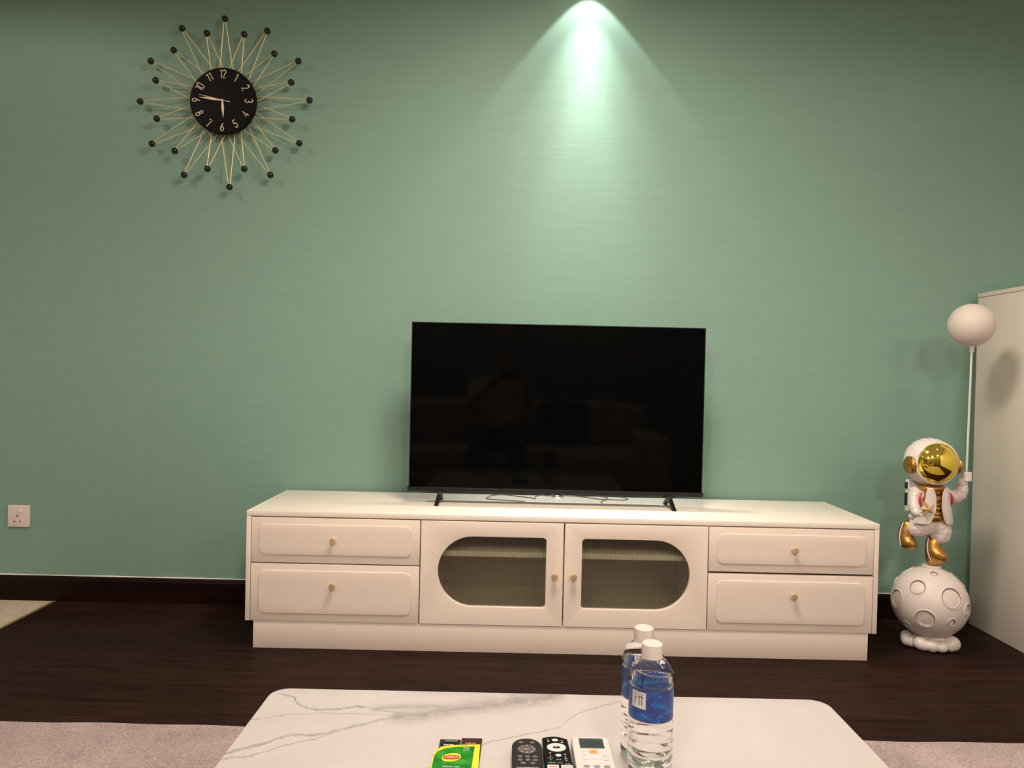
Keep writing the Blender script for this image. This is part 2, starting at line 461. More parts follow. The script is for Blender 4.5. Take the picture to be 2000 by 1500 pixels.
# ------------------------------------------------------------------ wall clock
CX, CZ = -1.129, 1.9485
t_clock = thing('wall_clock', 'starburst wall clock with black dial, gold rods and black balls', 'clock', (CX, 0, CZ))
m_dial = mat('black_wood_dial', (0.006, 0.005, 0.005), 0.55, Specular_IOR_Level=0.12)
n1 = noise(m_dial, coords(m_dial, (40, 1, 5)), 4, 5, 0.6)
LK(m_dial, ramp(m_dial, n1.outputs[0], [(0.4, (0.003, 0.0022, 0.002)), (0.62, (0.005, 0.004, 0.0035)), (0.75, (0.016, 0.013, 0.010))]), BS(m_dial).inputs['Base Color'])
bump(m_dial, n1.outputs[0], 0.3, 0.001)
m_gold = mat('gold_rod', (0.90, 0.74, 0.36), 0.35, 0.5)
m_num = mat('cream_gold_numeral', (0.80, 0.66, 0.50), 0.45)
m_ball = mat('glossy_black_ball', (0.006, 0.006, 0.007), 0.12)
MC = Matrix.Translation((CX, -0.022, CZ)) @ FRONT
obj('dial', lathe([(0.0001, 0), (0.124, 0), (0.126, 0.002), (0.126, 0.020), (0.124, 0.0225), (0.0001, 0.0225)], 96, MC), m_dial, t_clock)
obj('hub', lathe([(0.10, -0.021), (0.10, 0.0)], 48, MC), m_black, t_clock)
NF = -0.0448
ROT = {12: 0, 1: -PI / 6, 2: -PI / 3, 3: -PI / 2, 4: PI / 3, 5: PI / 6, 6: 0, 7: -PI / 6, 8: -PI / 3, 9: PI / 2, 10: PI / 3, 11: PI / 6}
def arc(cx, cy, rx, ry, a0, a1, n=12): return [(cx + rx * math.cos(math.radians(a0 + (a1 - a0) * i / n)), cy + ry * math.sin(math.radians(a0 + (a1 - a0) * i / n))) for i in range(n + 1)]
DIG = {'0': [arc(.24, .76, .24, .24, 0, 180) + arc(.24, .24, .24, .24, 180, 360) + [(.48, .76)]], '1': [[(.10, .88), (.32, 1.0), (.32, 0)]],
       '2': [arc(.24, .76, .24, .24, 170, -25) + [(.0, 0), (.50, 0)]], '3': [arc(.23, .76, .23, .24, 160, -90) + arc(.23, .26, .25, .26, 90, -160)],
       '4': [[(.40, 0), (.40, 1.0), (0, .28), (.54, .28)]], '5': [[(.46, 1.0), (.08, 1.0), (.04, .56)] + arc(.23, .30, .25, .30, 120, -155)],
       '6': [[(.40, 1.0), (.10, .55)] + arc(.25, .28, .24, .28, 165, 525)], '7': [[(0, 1.0), (.48, 1.0), (.18, 0)]],
       '8': [arc(.24, .77, .20, .23, -90, 270), arc(.24, .27, .24, .27, 90, 450)], '9': [[(.10, 0), (.40, .45)] + arc(.25, .72, .24, .28, -15, 345)]}
def numeral(k, M):
    H = 0.030; s_ = str(k); wd = {'1': .34}; tot = sum(wd.get(c, .50) + .14 for c in s_) - .14; x = -tot / 2; b = None
    for c in s_:
        for L in DIG[c]:
            b = tube([((x + px - (.06 if c == '1' else 0)) * H, (py - .5) * H, 0) for px, py in L], 0.0018, 8, b)
        x += wd.get(c, .50) + .14
    bmesh.ops.scale(b, vec=(0.80, 1, 0.45), verts=b.verts); bmesh.ops.transform(b, matrix=M, verts=b.verts)
    return b
for k in range(1, 13):
    a = k * PI / 6
    M = Matrix.Translation((CX + 0.101 * math.sin(a), NF, CZ + 0.101 * math.cos(a))) @ FRONT @ Matrix.Rotation(ROT[k], 4, 'Z')
    obj('numeral', numeral(k, M), m_num, t_clock)
def hand(ang, L, tail, w, y, wmax_at=0.45):
    s = [(0.0012, -tail), (w * 0.55, 0), (w, L * wmax_at), (0.0006, L), (-0.0006, L), (-w, L * wmax_at), (-w * 0.55, 0), (-0.0012, -tail)]
    M = Matrix.Translation((CX, y, CZ)) @ FRONT @ Matrix.Rotation(-ang, 4, 'Z')
    return outline([s], 0.0004, 0, M)
obj('hour_hand', hand(math.radians(176), 0.065, 0.0, 0.0050, -0.0465), m_num, t_clock)
obj('minute_hand', hand(math.radians(276.5), 0.088, 0.0, 0.0042, -0.0480), m_num, t_clock)
obj('second_hand', hand(math.radians(282.5), 0.090, 0.030, 0.0012, -0.0495), m_num, t_clock)
obj('hand_cap', lathe([(0.004, 0), (0.004, 0.005), (0.0001, 0.0065)], 20, Matrix.Translation((CX, -0.045, CZ)) @ FRONT), m_num, t_clock)
OUT = [(-1.1294, 2.2644), (-0.9662, 2.2214), (-0.8446, 2.1092), (-0.7988, 1.96), (-0.8349, 1.7951), (-0.9445, 1.6714), (-1.1007, 1.6209), (-1.2761, 1.664), (-1.4016, 1.7804), (-1.4492, 1.9414), (-1.4105, 2.0964), (-1.2931, 2.2237)]
INN = [(-1.052, 2.2038), (-0.9352, 2.1325), (-0.8686, 2.0248), (-0.8621, 1.8844), (-0.9246, 1.7638), (-1.043, 1.6907), (-1.1843, 1.6875), (-1.3109, 1.7531), (-1.3815, 1.8746), (-1.3878, 2.0209), (-1.3211, 2.1374), (-1.1949, 2.2045)]
for L, yb in ((OUT, -0.034), (INN, -0.040)):
    for x, z in L:
        a = math.atan2(z - CZ, x - CX)
        b = None
        d = Vector((math.cos(a), 0, math.sin(a))); n = Vector((-d.z, 0, d.x))
        bx = Vector((x, yb, z))
        for s in (-1, 1):
            aa = a + s * math.radians(13)
            # each rod starts behind the dial rim and ends in the ball
            p0 = Vector((CX + 0.112 * math.cos(a + s * math.radians(14.5)), -0.014 if yb < -0.037 else -0.008, CZ + 0.112 * math.sin(a + s * math.radians(14.5))))
            b = tube([p0, bx + n * s * 0.003 - d * 0.006], 0.0014, 6, b)
        obj('rod_pair', b, m_gold, t_clock)
        bb = bmesh.new(); bmesh.ops.create_uvsphere(bb, u_segments=24, v_segments=14, radius=0.0125, matrix=Matrix.Translation(bx))
        obj('ball', bb, m_ball, t_clock)

# ------------------------------------------------------------------ wall socket
t = thing('wall_socket', 'white single switched wall socket on the green wall above the skirting', 'socket', (-1.912, 0, 0.285))
px0, px1, pz0, pz1 = -1.955, -1.869, 0.285, 0.371
obj('faceplate', box(px0, px1, -0.009, 0.0, pz0, pz1, 0.003, 3), m_plastic, t)
obj('switch', box(px0 + 0.044, px0 + 0.061, -0.0115, -0.008, pz1 - 0.031, pz1 - 0.014, 0.001), mat('off_white_switch', (0.74, 0.64, 0.56), 0.35), t)
b = box(px0 + 0.0365, px0 + 0.0405, -0.0093, -0.006, pz0 + 0.040, pz0 + 0.049)
b = box(px0 + 0.0245, px0 + 0.0315, -0.0093, -0.006, pz0 + 0.0205, pz0 + 0.0245, bm=b)
b = box(px0 + 0.0455, px0 + 0.0525, -0.0093, -0.006, pz0 + 0.0205, pz0 + 0.0245, bm=b)
obj('pin_holes', b, m_hole, t)

# ------------------------------------------------------------------ tv cabinet
X0, X1, YF, YK, ZT, ZB = -0.8639, 1.2295, -0.455, -0.020, 0.4557, 0.0909
t_cab = thing('tv_cabinet', 'long low cream tv cabinet with four drawers and two fluted glass doors', 'tv cabinet', ((X0 + X1) / 2, (YF + YK) / 2, 0))
TS = 0.0175
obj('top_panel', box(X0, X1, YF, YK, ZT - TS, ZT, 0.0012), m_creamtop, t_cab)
obj('side_panel', box(X0, X0 + 0.015, YF, YK, ZB, ZT - TS - 0.0008, 0.001), m_cream, t_cab)
obj('side_panel', box(X1 - 0.015, X1, YF, YK, ZB, ZT - TS - 0.0008, 0.001), m_cream, t_cab)
xa, xb, xc, xd, xe = X0 + 0.0172, -0.2880, 0.18755, 0.6650, X1 - 0.0172
for x in (xb, xd):
    obj('partition', box(x - 0.009, x + 0.009, YF + 0.021, YK - 0.006, ZB + 0.018, ZT - TS), m_cream, t_cab)
obj('bottom_panel', box(X0 + 0.015, X1 - 0.015, YF + 0.020, YK, ZB, ZB + 0.018), m_cream, t_cab)
obj('back_panel', box(X0 + 0.015, X1 - 0.015, YK - 0.006, YK, ZB, ZT - TS), m_cream, t_cab)
obj('shelf', box(xb + 0.009, xd - 0.009, YF + 0.045, YK - 0.006, 0.308, 0.326, 0.0008), m_cream, t_cab)
obj('plinth', box(X0 + 0.027, X1 - 0.027, YF + 0.0035, YK, 0.0, ZB, 0.0008), m_cream, t_cab)
def knob(x, z, parent, y=YF):
    M = Matrix.Translation((x, y, z)) @ FRONT
    prof = [(0.0055, -0.001), (0.0055, 0.012), (0.0095, 0.0135), (0.0100, 0.0150), (0.0100, 0.0220), (0.0092, 0.0235), (0.0001, 0.0238)]
    obj('knob', lathe(prof, 24, M), m_brass, parent)
def drawer(x0, x1, z0, z1, kx, kz):
    o = obj('drawer', box(x0, x1, YF, YF + 0.019, z0, z1, 0.0012), m_cream, t_cab)
    # routed face: raised field with a chamfered edge
    b = outline([rrect(x0 + 0.0265, x1 - 0.0265, z0 + 0.0265, z1 - 0.0215, 0.022)], 0.0030, 0.0014, at_front(YF - 0.0005))
    obj('raised_field', b, m_cream, o)
    # the drawer box behind the front
    b = box(x0 + 0.012, x0 + 0.024, YF + 0.019, -0.05, z0 + 0.020, z1 - 0.025)
    b = box(x1 - 0.024, x1 - 0.012, YF + 0.019, -0.05, z0 + 0.020, z1 - 0.025, bm=b)
    b = box(x0 + 0.012, x1 - 0.012, YF + 0.019, -0.05, z0 + 0.020, z0 + 0.026, bm=b)
    obj('drawer_box', b, m_cream, o)
    knob(kx, kz, o, YF - 0.002)
zt1, zm, zb1 = ZT - TS - 0.0035, 0.2835, ZB + 0.0005
drawer(xa, xb - 0.002, zm + 0.002, zt1, -0.5735, 0.3645)
drawer(xa, xb - 0.002, zb1, zm - 0.002, -0.5735, 0.2145)
drawer(xd + 0.002, xe, zm + 0.0035, zt1, 0.9455, 0.3665)
drawer(xd + 0.002, xe, zb1, zm - 0.0035, 0.9465, 0.2140)
def door(x0, x1, left):
    oz0, oz1 = 0.1525, 0.3850
    ox0, ox1 = (-0.2290, 0.1290) if left else (0.2475, 0.6060)
    R = (oz1 - oz0) / 2 - 0.0005
    rr = (R, 0.012, 0.012, R) if left else (0.012, R, R, 0.012)
    outer = rrect(x0, x1, zb1, zt1, 0.0006, 2)
    inner = rrect(ox0, ox1, oz0, oz1, rr)
    o = obj('glass_door', outline([outer, inner], 0.0095, 0.0016, at_front(YF + 0.0095)), m_cream, t_cab)
    # fluted pane
    b = bmesh.new(); n = int((ox1 - ox0 + 0.02) / 0.0085); seg = 6; xs = []
    for i in range(n * seg + 1):
        u = i / seg; x = ox0 - 0.01 + u * 0.0085
        xs.append((x, YF + 0.0150 - 0.0016 * abs(math.sin(PI * u))))
    F0 = [b.verts.new((x, y, oz0 - 0.01)) for x, y in xs]; F1 = [b.verts.new((x, y, oz1 + 0.01)) for x, y in xs]
    for i in range(len(xs) - 1): b.faces.new((F0[i], F0[i + 1], F1[i + 1], F1[i]))
    K0 = [b.verts.new((x, YF + 0.0175, oz0 - 0.01)) for x in (xs[0][0], xs[-1][0])]; K1 = [b.verts.new((x, YF + 0.0175, oz1 + 0.01)) for x in (xs[0][0], xs[-1][0])]
    b.faces.new((K0[1], K0[0], K1[0], K1[1]))
    b.faces.new([F0[0], F1[0], K1[0], K0[0]]); b.faces.new([F1[-1], F0[-1], K0[1], K1[1]])
    b.faces.new(list(reversed(F0)) + K0); b.faces.new(F1 + [K1[1], K1[0]])
    bmesh.ops.recalc_face_normals(b, faces=b.faces)
    obj('fluted_glass', b, m_flute, o, ang=60)
    knob(0.1572 if left else 0.2205, 0.2620, o)
door(xb + 0.001, xc - 0.0018, True)
door(xc + 0.0018, xd - 0.0008, False)
MG = Matrix.Translation((0.188, -0.048, ZT))
g = obj('cable_grommet', lathe([(0.012, -0.002), (0.012, 0.0015), (0.014, 0.003), (0.022, 0.003), (0.0245, 0.0008), (0.0245, -0.002)], 40, MG, close=False), m_chrome, t_cab)
obj('grommet_hole', lathe([(0.0001, -0.0005), (0.0125, -0.0005), (0.0125, 0.0006), (0.0001, 0.0006)], 24, MG, close=False), m_hole, g)

# cables lying on the cabinet top behind the tv
zc = ZT + 0.0021
def cable(pts, label):
    o = obj('cable', tube(smooth_path(pts, 10), 0.0019, 8), m_wire)
    return tag(centred(o), label, 'cable', None)
cable([(0.182, -0.048, ZT + 0.016), (0.172, -0.045, ZT + 0.0085), (0.154, -0.038, zc + 0.0005), (0.125, -0.030, zc), (0.1050, -0.055, zc), (0.0999, -0.1050, zc), (0.094, -0.098, zc), (0.0523, -0.072, zc), (0.0, -0.040, zc), (-0.0264, -0.0327, zc), (-0.0600, -0.050, zc),
       (-0.0829, -0.1121, zc), (-0.0723, -0.1400, zc), (-0.040, -0.155, zc), (0.02, -0.165, zc), (0.06, -0.180, zc)],
      'thin grey cable looping left of the chrome grommet on the cabinet top')
cable([(0.195, -0.047, ZT + 0.016), (0.204, -0.043, ZT + 0.0085), (0.219, -0.028, zc + 0.0005), (0.250, -0.028, zc), (0.2894, -0.0450, zc), (0.325, -0.075, zc), (0.350, -0.088, zc), (0.372, -0.085, zc), (0.3800, -0.060, zc), (0.372, -0.035, zc), (0.340, -0.022, zc)],
      'thin grey cable curling right of the chrome grommet on the cabinet top')
cable([(0.430, -0.028, zc), (0.4480, -0.045, zc), (0.4560, -0.075, zc), (0.440, -0.095, zc), (0.4116, -0.098, zc), (0.385, -0.094, zc), (0.360, -0.110, zc), (0.3449, -0.1456, zc), (0.345, -0.175, zc)],
      'thin grey cable hooking back below the right half of the tv')

# ------------------------------------------------------------------ television
TXL, TXR, TZB, TZT, TY = -0.3600, 0.6950, 0.5100, 1.1055, -0.2360
t_tv = thing('television', 'wide black flat screen tv, switched off, standing on the cream cabinet', 'television', ((TXL + TXR) / 2, TY, ZT))
obj('back_shell', box(TXL, TXR, TY + 0.002, TY + 0.022, TZB - 0.006, TZT, 0.003), m_black, t_tv)
obj('rear_housing', box(TXL + 0.16, TXR - 0.16, TY + 0.020, TY + 0.062, TZB, TZB + 0.32, 0.012, 3), m_black, t_tv)
obj('screen', box(TXL + 0.003, TXR - 0.003, TY - 0.0005, TY + 0.003, TZB, TZT - 0.003), m_screen, t_tv, raw=True)
bz = box(TXL, TXL + 0.003, TY - 0.0025, TY + 0.004, TZB, TZT)
bz = box(TXR - 0.003, TXR, TY - 0.0025, TY + 0.004, TZB, TZT, bm=bz)
bz = box(TXL, TXR, TY - 0.0025, TY + 0.004, TZT - 0.003, TZT, bm=bz)
obj('bezel', bz, m_black, t_tv)
lip = obj('lower_bezel', box(TXL - 0.0045, TXR + 0.0045, TY - 0.0065, TY + 0.018, TZB - 0.0125, TZB + 0.0035, 0.002), m_greybezel, t_tv)
obj('infrared_window', box(0.128, 0.150, TY - 0.006, TY + 0.004, TZB - 0.0175, TZB - 0.012, 0.002), m_black, lip)
def tv_foot(x, s):
    # a blade foot: neck under the bezel, splaying forwards and backwards
    prof = [(-0.020, TZB - 0.010), (0.020, TZB - 0.010), (0.024, TZB - 0.022), (0.092, ZT + 0.0005), (0.076, ZT + 0.0005), (0.010, TZB - 0.032), (-0.010, TZB - 0.032),
            (-0.052, ZT + 0.0005), (-0.070, ZT + 0.0005), (-0.024, TZB - 0.022)]
    loops = [[(y, z) for y, z in prof]]
    # drawing plane: local x = world +y
    M = Matrix.Translation((x, TY + 0.003, 0)) @ Matrix(((0, 0, 1, 0), (1, 0, 0, 0), (0, 1, 0, 0), (0, 0, 0, 1)))
    b = outline(loops, 0.0075, 0.001, M)
    for v in b.verts:
        k = (TZB - 0.010 - v.co.z) / (TZB - ZT - 0.010); v.co.x += s * 0.008 * max(0, k) * (1 if v.co.y < TY else 0.6)
    b = box(x - 0.022, x + 0.022, TY - 0.004, TY + 0.018, TZB - 0.0165, TZB - 0.011, 0.001, bm=b)
    obj('foot', b, m_black, t_tv)
tv_foot(-0.246, -1); tv_foot(0.577, 1)

# ------------------------------------------------------------------ grey cabinet at the right edge
t = thing('side_cabinet', 'tall pale grey-beige cabinet side panel at the right edge, behind the astronaut', 'cabinet', (2.15, -0.24, 0))
sx, sy0, sy1, sz = 1.792, -0.040, -0.480, 1.275
obj('side_panel', box(sx, sx + 0.018, sy1, sy0, 0.0, sz - 0.0175, 0.0008), m_linen, t)
obj('side_panel', box(2.492, 2.51, sy1, sy0, 0.0, sz - 0.0175, 0.0008), m_linen, t)
obj('top_panel', box(sx - 0.0015, 2.512, sy1 - 0.002, sy0, sz - 0.016, sz, 0.0012), m_linen, t)
obj('back_panel', box(sx + 0.018, 2.492, sy0 - 0.008, sy0, 0.0, sz - 0.0175), m_linen, t)
for x0, x1, kx in ((sx + 0.0195, 2.150, 2.12), (2.153, 2.4905, 2.183)):
    d = obj('door', box(x0, x1, sy1, sy1 + 0.018, 0.06, sz - 0.019, 0.001), m_linen, t)
    knob(kx, 0.75, d, sy1)
obj('plinth', box(sx + 0.018, 2.492, sy1 + 0.02, sy1 + 0.035, 0.0, 0.058), m_linen, t)

# ------------------------------------------------------------------ astronaut figurine with a balloon lamp
m_resin = mat('white_resin', (0.68, 0.60, 0.555), 0.38)
m_resin2 = mat('glossy_white_resin', (0.74, 0.665, 0.62), 0.22)
m_antique = mat('antique_gold', (0.55, 0.31, 0.085), 0.36, 1.0)
m_mirror = mat('gold_mirror_visor', (0.90, 0.72, 0.12), 0.02, 1.0)
m_line = mat('dark_crater_line', (0.10, 0.075, 0.06), 0.6)
m_red = mat('red_paint', (0.55, 0.02, 0.06), 0.4)
t_fig = thing('astronaut_figurine', 'white astronaut statue with a gold visor balancing on a cratered moon and holding a balloon', 'figurine', (1.49, -0.30, 0))
MCc = Vector((1.4905, -0.30, 0.1580)); MR = 0.1230
CR = [(-0.648, -0.523, 0.554, 0.0258), (0.091, -0.926, 0.367, 0.0356), (-0.558, -0.789, -0.256, 0.0311), (0.076, -0.954, -0.29, 0.0142), (-0.995, -0.06, 0.08, 0.032), (-0.13, -0.417, 0.9, 0.0125), (-0.413, 0.426, 0.805, 0.0249), (0.632, -0.29, 0.719, 0.0303), (0.6, -0.8, 0.009, 0.0214), (-0.77, -0.276, -0.576, 0.0125), (-0.732, 0.505, 0.458, 0.0125),
      (0.7, 0.6, 0.2, 0.028), (0.1, 0.9, 0.1, 0.025)]
b = bmesh.new(); bmesh.ops.create_icosphere(b, subdivisions=7, radius=MR)
CRV = [(Vector(c[:3]).normalized(), c[3]) for c in CR]
for v in b.verts:
    n = v.co.normalized(); dh = 0
    for c, r in CRV:
        if n.dot(c) < 0.7: continue
        d = math.acos(min(1, n.dot(c))) * MR; w = min(0.0034, r * 0.24)
        dr = abs(d - r)
        if dr < w: dh = max(dh, 0.0012 * (0.5 + 0.5 * math.cos(PI * dr / w)))
        if d < r - w * 0.45: dh = -0.0044 * min(1, (r - w * 0.45 - d) / 0.0020)
    v.co = n * (MR + dh) + MCc
mo = obj('moon', b, m_resin, t_fig, ang=60)
for c, r in CRV:
    e1 = c.orthogonal().normalized(); e2 = c.cross(e1); al = r / MR; P = []
    for i in range(50):
        a = 2 * PI * i / 48; P.append(MCc + (c * math.cos(al) + (e1 * math.cos(a) + e2 * math.sin(a)) * math.sin(al)) * (MR + 0.0006))
    obj('crater_rim', tube(P, 0.0019 if r > 0.015 else 0.0015, 8), m_resin, mo)
    P = [MCc + (p - MCc).normalized() * (MR + 0.0004) for p in P]
    al2 = max(0.2 * al, (r - 0.0024) / MR); Q = []
    for i in range(50):
        a = 2 * PI * i / 48; Q.append(MCc + (c * math.cos(al2) + (e1 * math.cos(a) + e2 * math.sin(a)) * math.sin(al2)) * (MR - 0.0006))
    obj('crater_line', tube(Q, 0.0010, 6), m_line, mo)
# cloud under the moon
segs = []
rc = random.Random(3)
for k in range(13):
    a = 2 * PI * k / 13; R = 0.066 + rc.uniform(-0.004, 0.010); r = rc.uniform(0.018, 0.027)
    segs.append(((1.494 + R * math.cos(a), -0.30 + R * 0.85 * math.sin(a), r * 0.98, r),))
for x, y, r in ((1.545, -0.345, 0.029), (1.500, -0.362, 0.022), (1.448, -0.345, 0.024), (1.414, -0.300, 0.019), (1.470, -0.36, 0.018)): segs.append(((x, y, r * 0.98, r),))
segs.append(((1.494, -0.3, 0.028, 0.052),))
bc = balls(segs, sub=3)
for v in bc.verts: v.co.z = max(v.co.z * 0.92, 0.0005)
obj('cloud_base', fuse(bc, 0.0032, 5), m_resin2, t_fig)
obj('foot_pad', lathe([(0.030, -0.030), (0.030, 0.0), (0.028, 0.002), (0.0001, 0.002)], 32, Matrix.Translation((1.4935, -0.30, 0.2845))), m_resin, t_fig)

def fold(path, amp=0.07, waves=5, n=26):
    P = smooth_path([Vector(p[:3]) for p in path], max(2, n // (len(path) - 1))); out = []
    for i, p in enumerate(P):
        u = i / (len(P) - 1) * (len(path) - 1); k = min(int(u), len(path) - 2); f = u - k
        r = path[k][3] * (1 - f) + path[k + 1][3] * f
        out.append((p.x, p.y, p.z, r * (1 + amp * math.sin(2 * PI * waves * i / (len(P) - 1)))))
    return tuple(out)
# boots
m_sole = m_resin2
bt = obj('boot', fuse(balls([((1.416, -0.285, 0.420, 0.022), (1.409, -0.283, 0.402, 0.0235), (1.407, -0.283, 0.378, 0.0255), (1.411, -0.290, 0.364, 0.0250), (1.419, -0.296, 0.358, 0.0215))], step=0.15, sub=3), 0.002, 12), m_antique, t_fig)
obj('sole', fuse(balls([((1.3930, -0.294, 0.432, 0.0025), (1.3850, -0.293, 0.407, 0.0028), (1.3810, -0.293, 0.378, 0.0028), (1.3860, -0.295, 0.350, 0.0022))], step=0.4), 0.0015, 3), m_sole, bt)
bt = obj('boot', fuse(balls([((1.503, -0.30, 0.388, 0.020), (1.495, -0.302, 0.364, 0.0245), (1.494, -0.305, 0.340, 0.0265), (1.503, -0.312, 0.328, 0.0275), (1.511, -0.318, 0.321, 0.0245)),
                             ((1.495, -0.303, 0.340, 0.0245), (1.496, -0.302, 0.318, 0.0245), (1.496, -0.30, 0.305, 0.0210)), ((1.505, -0.312, 0.320, 0.026), (1.501, -0.304, 0.308, 0.0235))], step=0.15, sub=3), 0.002, 12), m_antique, t_fig)
obj('sole', fuse(balls([((1.4745, -0.310, 0.382, 0.0022), (1.4690, -0.313, 0.360, 0.0026), (1.4695, -0.316, 0.336, 0.0026), (1.4760, -0.319, 0.314, 0.0024), (1.4840, -0.321, 0.302, 0.0018))], step=0.4), 0.0015, 3), m_sole, bt)
# trousers with folds
tr_b = balls([fold([(1.490, -0.295, 0.440, 0.038), (1.465, -0.300, 0.426, 0.035), (1.444, -0.298, 0.418, 0.0335), (1.430, -0.292, 0.413, 0.029)], 0.09, 4),
              fold([(1.480, -0.295, 0.442, 0.036), (1.510, -0.300, 0.424, 0.037), (1.519, -0.302, 0.403, 0.0355), (1.512, -0.302, 0.388, 0.0315)], 0.09, 4),
              ((1.455, -0.295, 0.445, 0.030), (1.515, -0.295, 0.445, 0.030))], sub=2)
obj('trousers', fuse(tr_b, 0.0022, 2), m_resin, t_fig)
# shirt
sh = None
for i, (x, z, w) in enumerate([(1.483, 0.455, 0.046), (1.483, 0.475, 0.050), (1.483, 0.500, 0.049), (1.483, 0.525, 0.045), (1.483, 0.548, 0.040)]):
    sh = ellipsoid((x, -0.304, z), (w, 0.042, 0.020), sh)
for i in range(4):
    z = 0.484 + i * 0.017
    P = [(1.483 + (k - 4) * 0.009, -0.343 + 0.0010 * (k - 4) ** 2 * 0.6, z - 0.011 + 0.0011 * (k - 4) ** 2) for k in range(9)]
    sh = balls([tuple((*p, 0.005) for p in P)], sh, step=0.5, sub=2)
sh = balls([tuple((1.483 + 0.050 * math.cos(a), -0.304 + 0.041 * math.sin(a), 0.462, 0.0055) for a in [PI + PI * k / 14 for k in range(15)])], sh, step=0.5)
obj('shirt', fuse(sh, 0.0022, 2), m_antique, t_fig)
obj('neck_ring', lathe([(0.040, -0.012), (0.046, -0.006), (0.047, 0.0), (0.043, 0.006), (0.036, 0.010)], 40, Matrix.Translation((1.480, -0.305, 0.562))), m_antique, t_fig)
# jacket: back and sides, open at the front, with sleeves
jk = None
for z, w, d in ((0.452, 0.068, 0.050), (0.475, 0.066, 0.049), (0.500, 0.063, 0.047), (0.525, 0.061, 0.045), (0.545, 0.058, 0.042)):
    jk = ellipsoid((1.483, -0.289, z), (w, d, 0.022), jk)
sl = [fold([(1.437, -0.292, 0.545, 0.022), (1.428, -0.300, 0.520, 0.0215), (1.420, -0.312, 0.498, 0.020), (1.418, -0.326, 0.482, 0.017)], 0.07, 5),
      fold([(1.528, -0.292, 0.545, 0.023), (1.558, -0.300, 0.527, 0.0235), (1.580, -0.308, 0.540, 0.022), (1.588, -0.314, 0.565, 0.017)], 0.06, 5)]
jk = balls(sl, jk)
obj('jacket', fuse(jk, 0.0024, 3), m_resin, t_fig)
def lapel(s):
    rows = [(0.566, 0.022, 0.036), (0.552, 0.016, 0.040), (0.530, 0.012, 0.042), (0.508, 0.011, 0.047), (0.488, 0.013, 0.055), (0.466, 0.018, 0.063), (0.448, 0.026, 0.069), (0.438, 0.036, 0.072)]
    b = bmesh.new(); F = []; n = 6
    for z, a, w in rows:
        ra = []
        for k in range(n + 1):
            u = a + (w - a) * k / n
            y = -0.305 - 0.049 * math.sqrt(max(0.02, 1 - (u / 0.074) ** 2)) - (0.004 if k == 0 else 0.0) - 0.004 * math.sin(PI * k / n)
            ra.append(b.verts.new((1.483 + s * u, y, z)))
        F.append(ra)
    for A, B in zip(F, F[1:]):
        for k in range(n): b.faces.new((A[k], A[k + 1], B[k + 1], B[k]))
    bmesh.ops.recalc_face_normals(b, faces=b.faces)
    bmesh.ops.solidify(b, geom=b.faces[:] + b.edges[:] + b.verts[:], thickness=0.006)
    bmesh.ops.subdivide_edges(b, edges=b.edges[:], cuts=1, use_grid_fill=True)
    return fuse(b, 0.0016, 8)
obj('lapel', lapel(-1), m_resin, t_fig); obj('lapel', lapel(1), m_resin, t_fig)
for s in (-1, 1):
    P = [(1.483 + s * 0.050, -0.333, 0.545), (1.483 + s * 0.056, -0.337, 0.530), (1.483 + s * 0.056, -0.336, 0.514), (1.483 + s * 0.052, -0.334, 0.505)]
    obj('armhole_stripe', fuse(balls([tuple((*p, r) for p, r in zip(P, (0.0025, 0.0045, 0.0045, 0.0025)))]), 0.0018, 2), m_red, t_fig)
# gloves with fingers
def glove(c, up, pole_dir):
    segs = [((c[0], c[1] + 0.002, c[2], 0.013), (c[0] + 0.001, c[1] + 0.001, c[2] + 0.006, 0.0125))]
    if up:
        segs.append(((c[0] - 0.008, c[1] + 0.004, c[2] - 0.020, 0.0155), (c[0] - 0.006, c[1] + 0.004, c[2] - 0.016, 0.0165)))
        for k in range(4):
            z = c[2] + 0.014 - k * 0.0078
            segs.append(((c[0] + 0.013, c[1] - 0.002, z, 0.0050), (c[0] + 0.009, c[1] - 0.0125, z - 0.0005, 0.0052), (c[0] - 0.003, c[1] - 0.0150, z - 0.001, 0.0047), (c[0] - 0.010, c[1] - 0.010, z - 0.001, 0.0044)))
        segs.append(((c[0] - 0.010, c[1] - 0.003, c[2] - 0.004, 0.0058), (c[0] - 0.011, c[1] - 0.011, c[2] + 0.006, 0.0052), (c[0] - 0.005, c[1] - 0.015, c[2] + 0.013, 0.0046)))
    else:
        segs.append(((c[0] - 0.010, c[1] + 0.010, c[2] + 0.008, 0.016), (c[0] - 0.007, c[1] + 0.006, c[2] + 0.005, 0.0165)))
        for k in range(4):
            o = k * 0.0065
            segs.append(((c[0] + 0.004, c[1] - 0.008, c[2] + 0.008 - o, 0.0052), (c[0] + 0.013, c[1] - 0.012, c[2] + 0.005 - o, 0.0048), (c[0] + 0.018 - k * 0.001, c[1] - 0.008, c[2] + 0.002 - o, 0.0043)))
        segs.append(((c[0] - 0.001, c[1] - 0.008, c[2] + 0.010, 0.0055), (c[0] + 0.008, c[1] - 0.013, c[2] + 0.017, 0.0048), (c[0] + 0.015, c[1] - 0.011, c[2] + 0.019, 0.0043)))
    return fuse(balls(segs), 0.0014, 2)
obj('glove', glove((1.4265, -0.338, 0.472), False, 0), m_resin2, t_fig)
obj('glove', glove((1.5920, -0.320, 0.602), True, 0), m_resin2, t_fig)
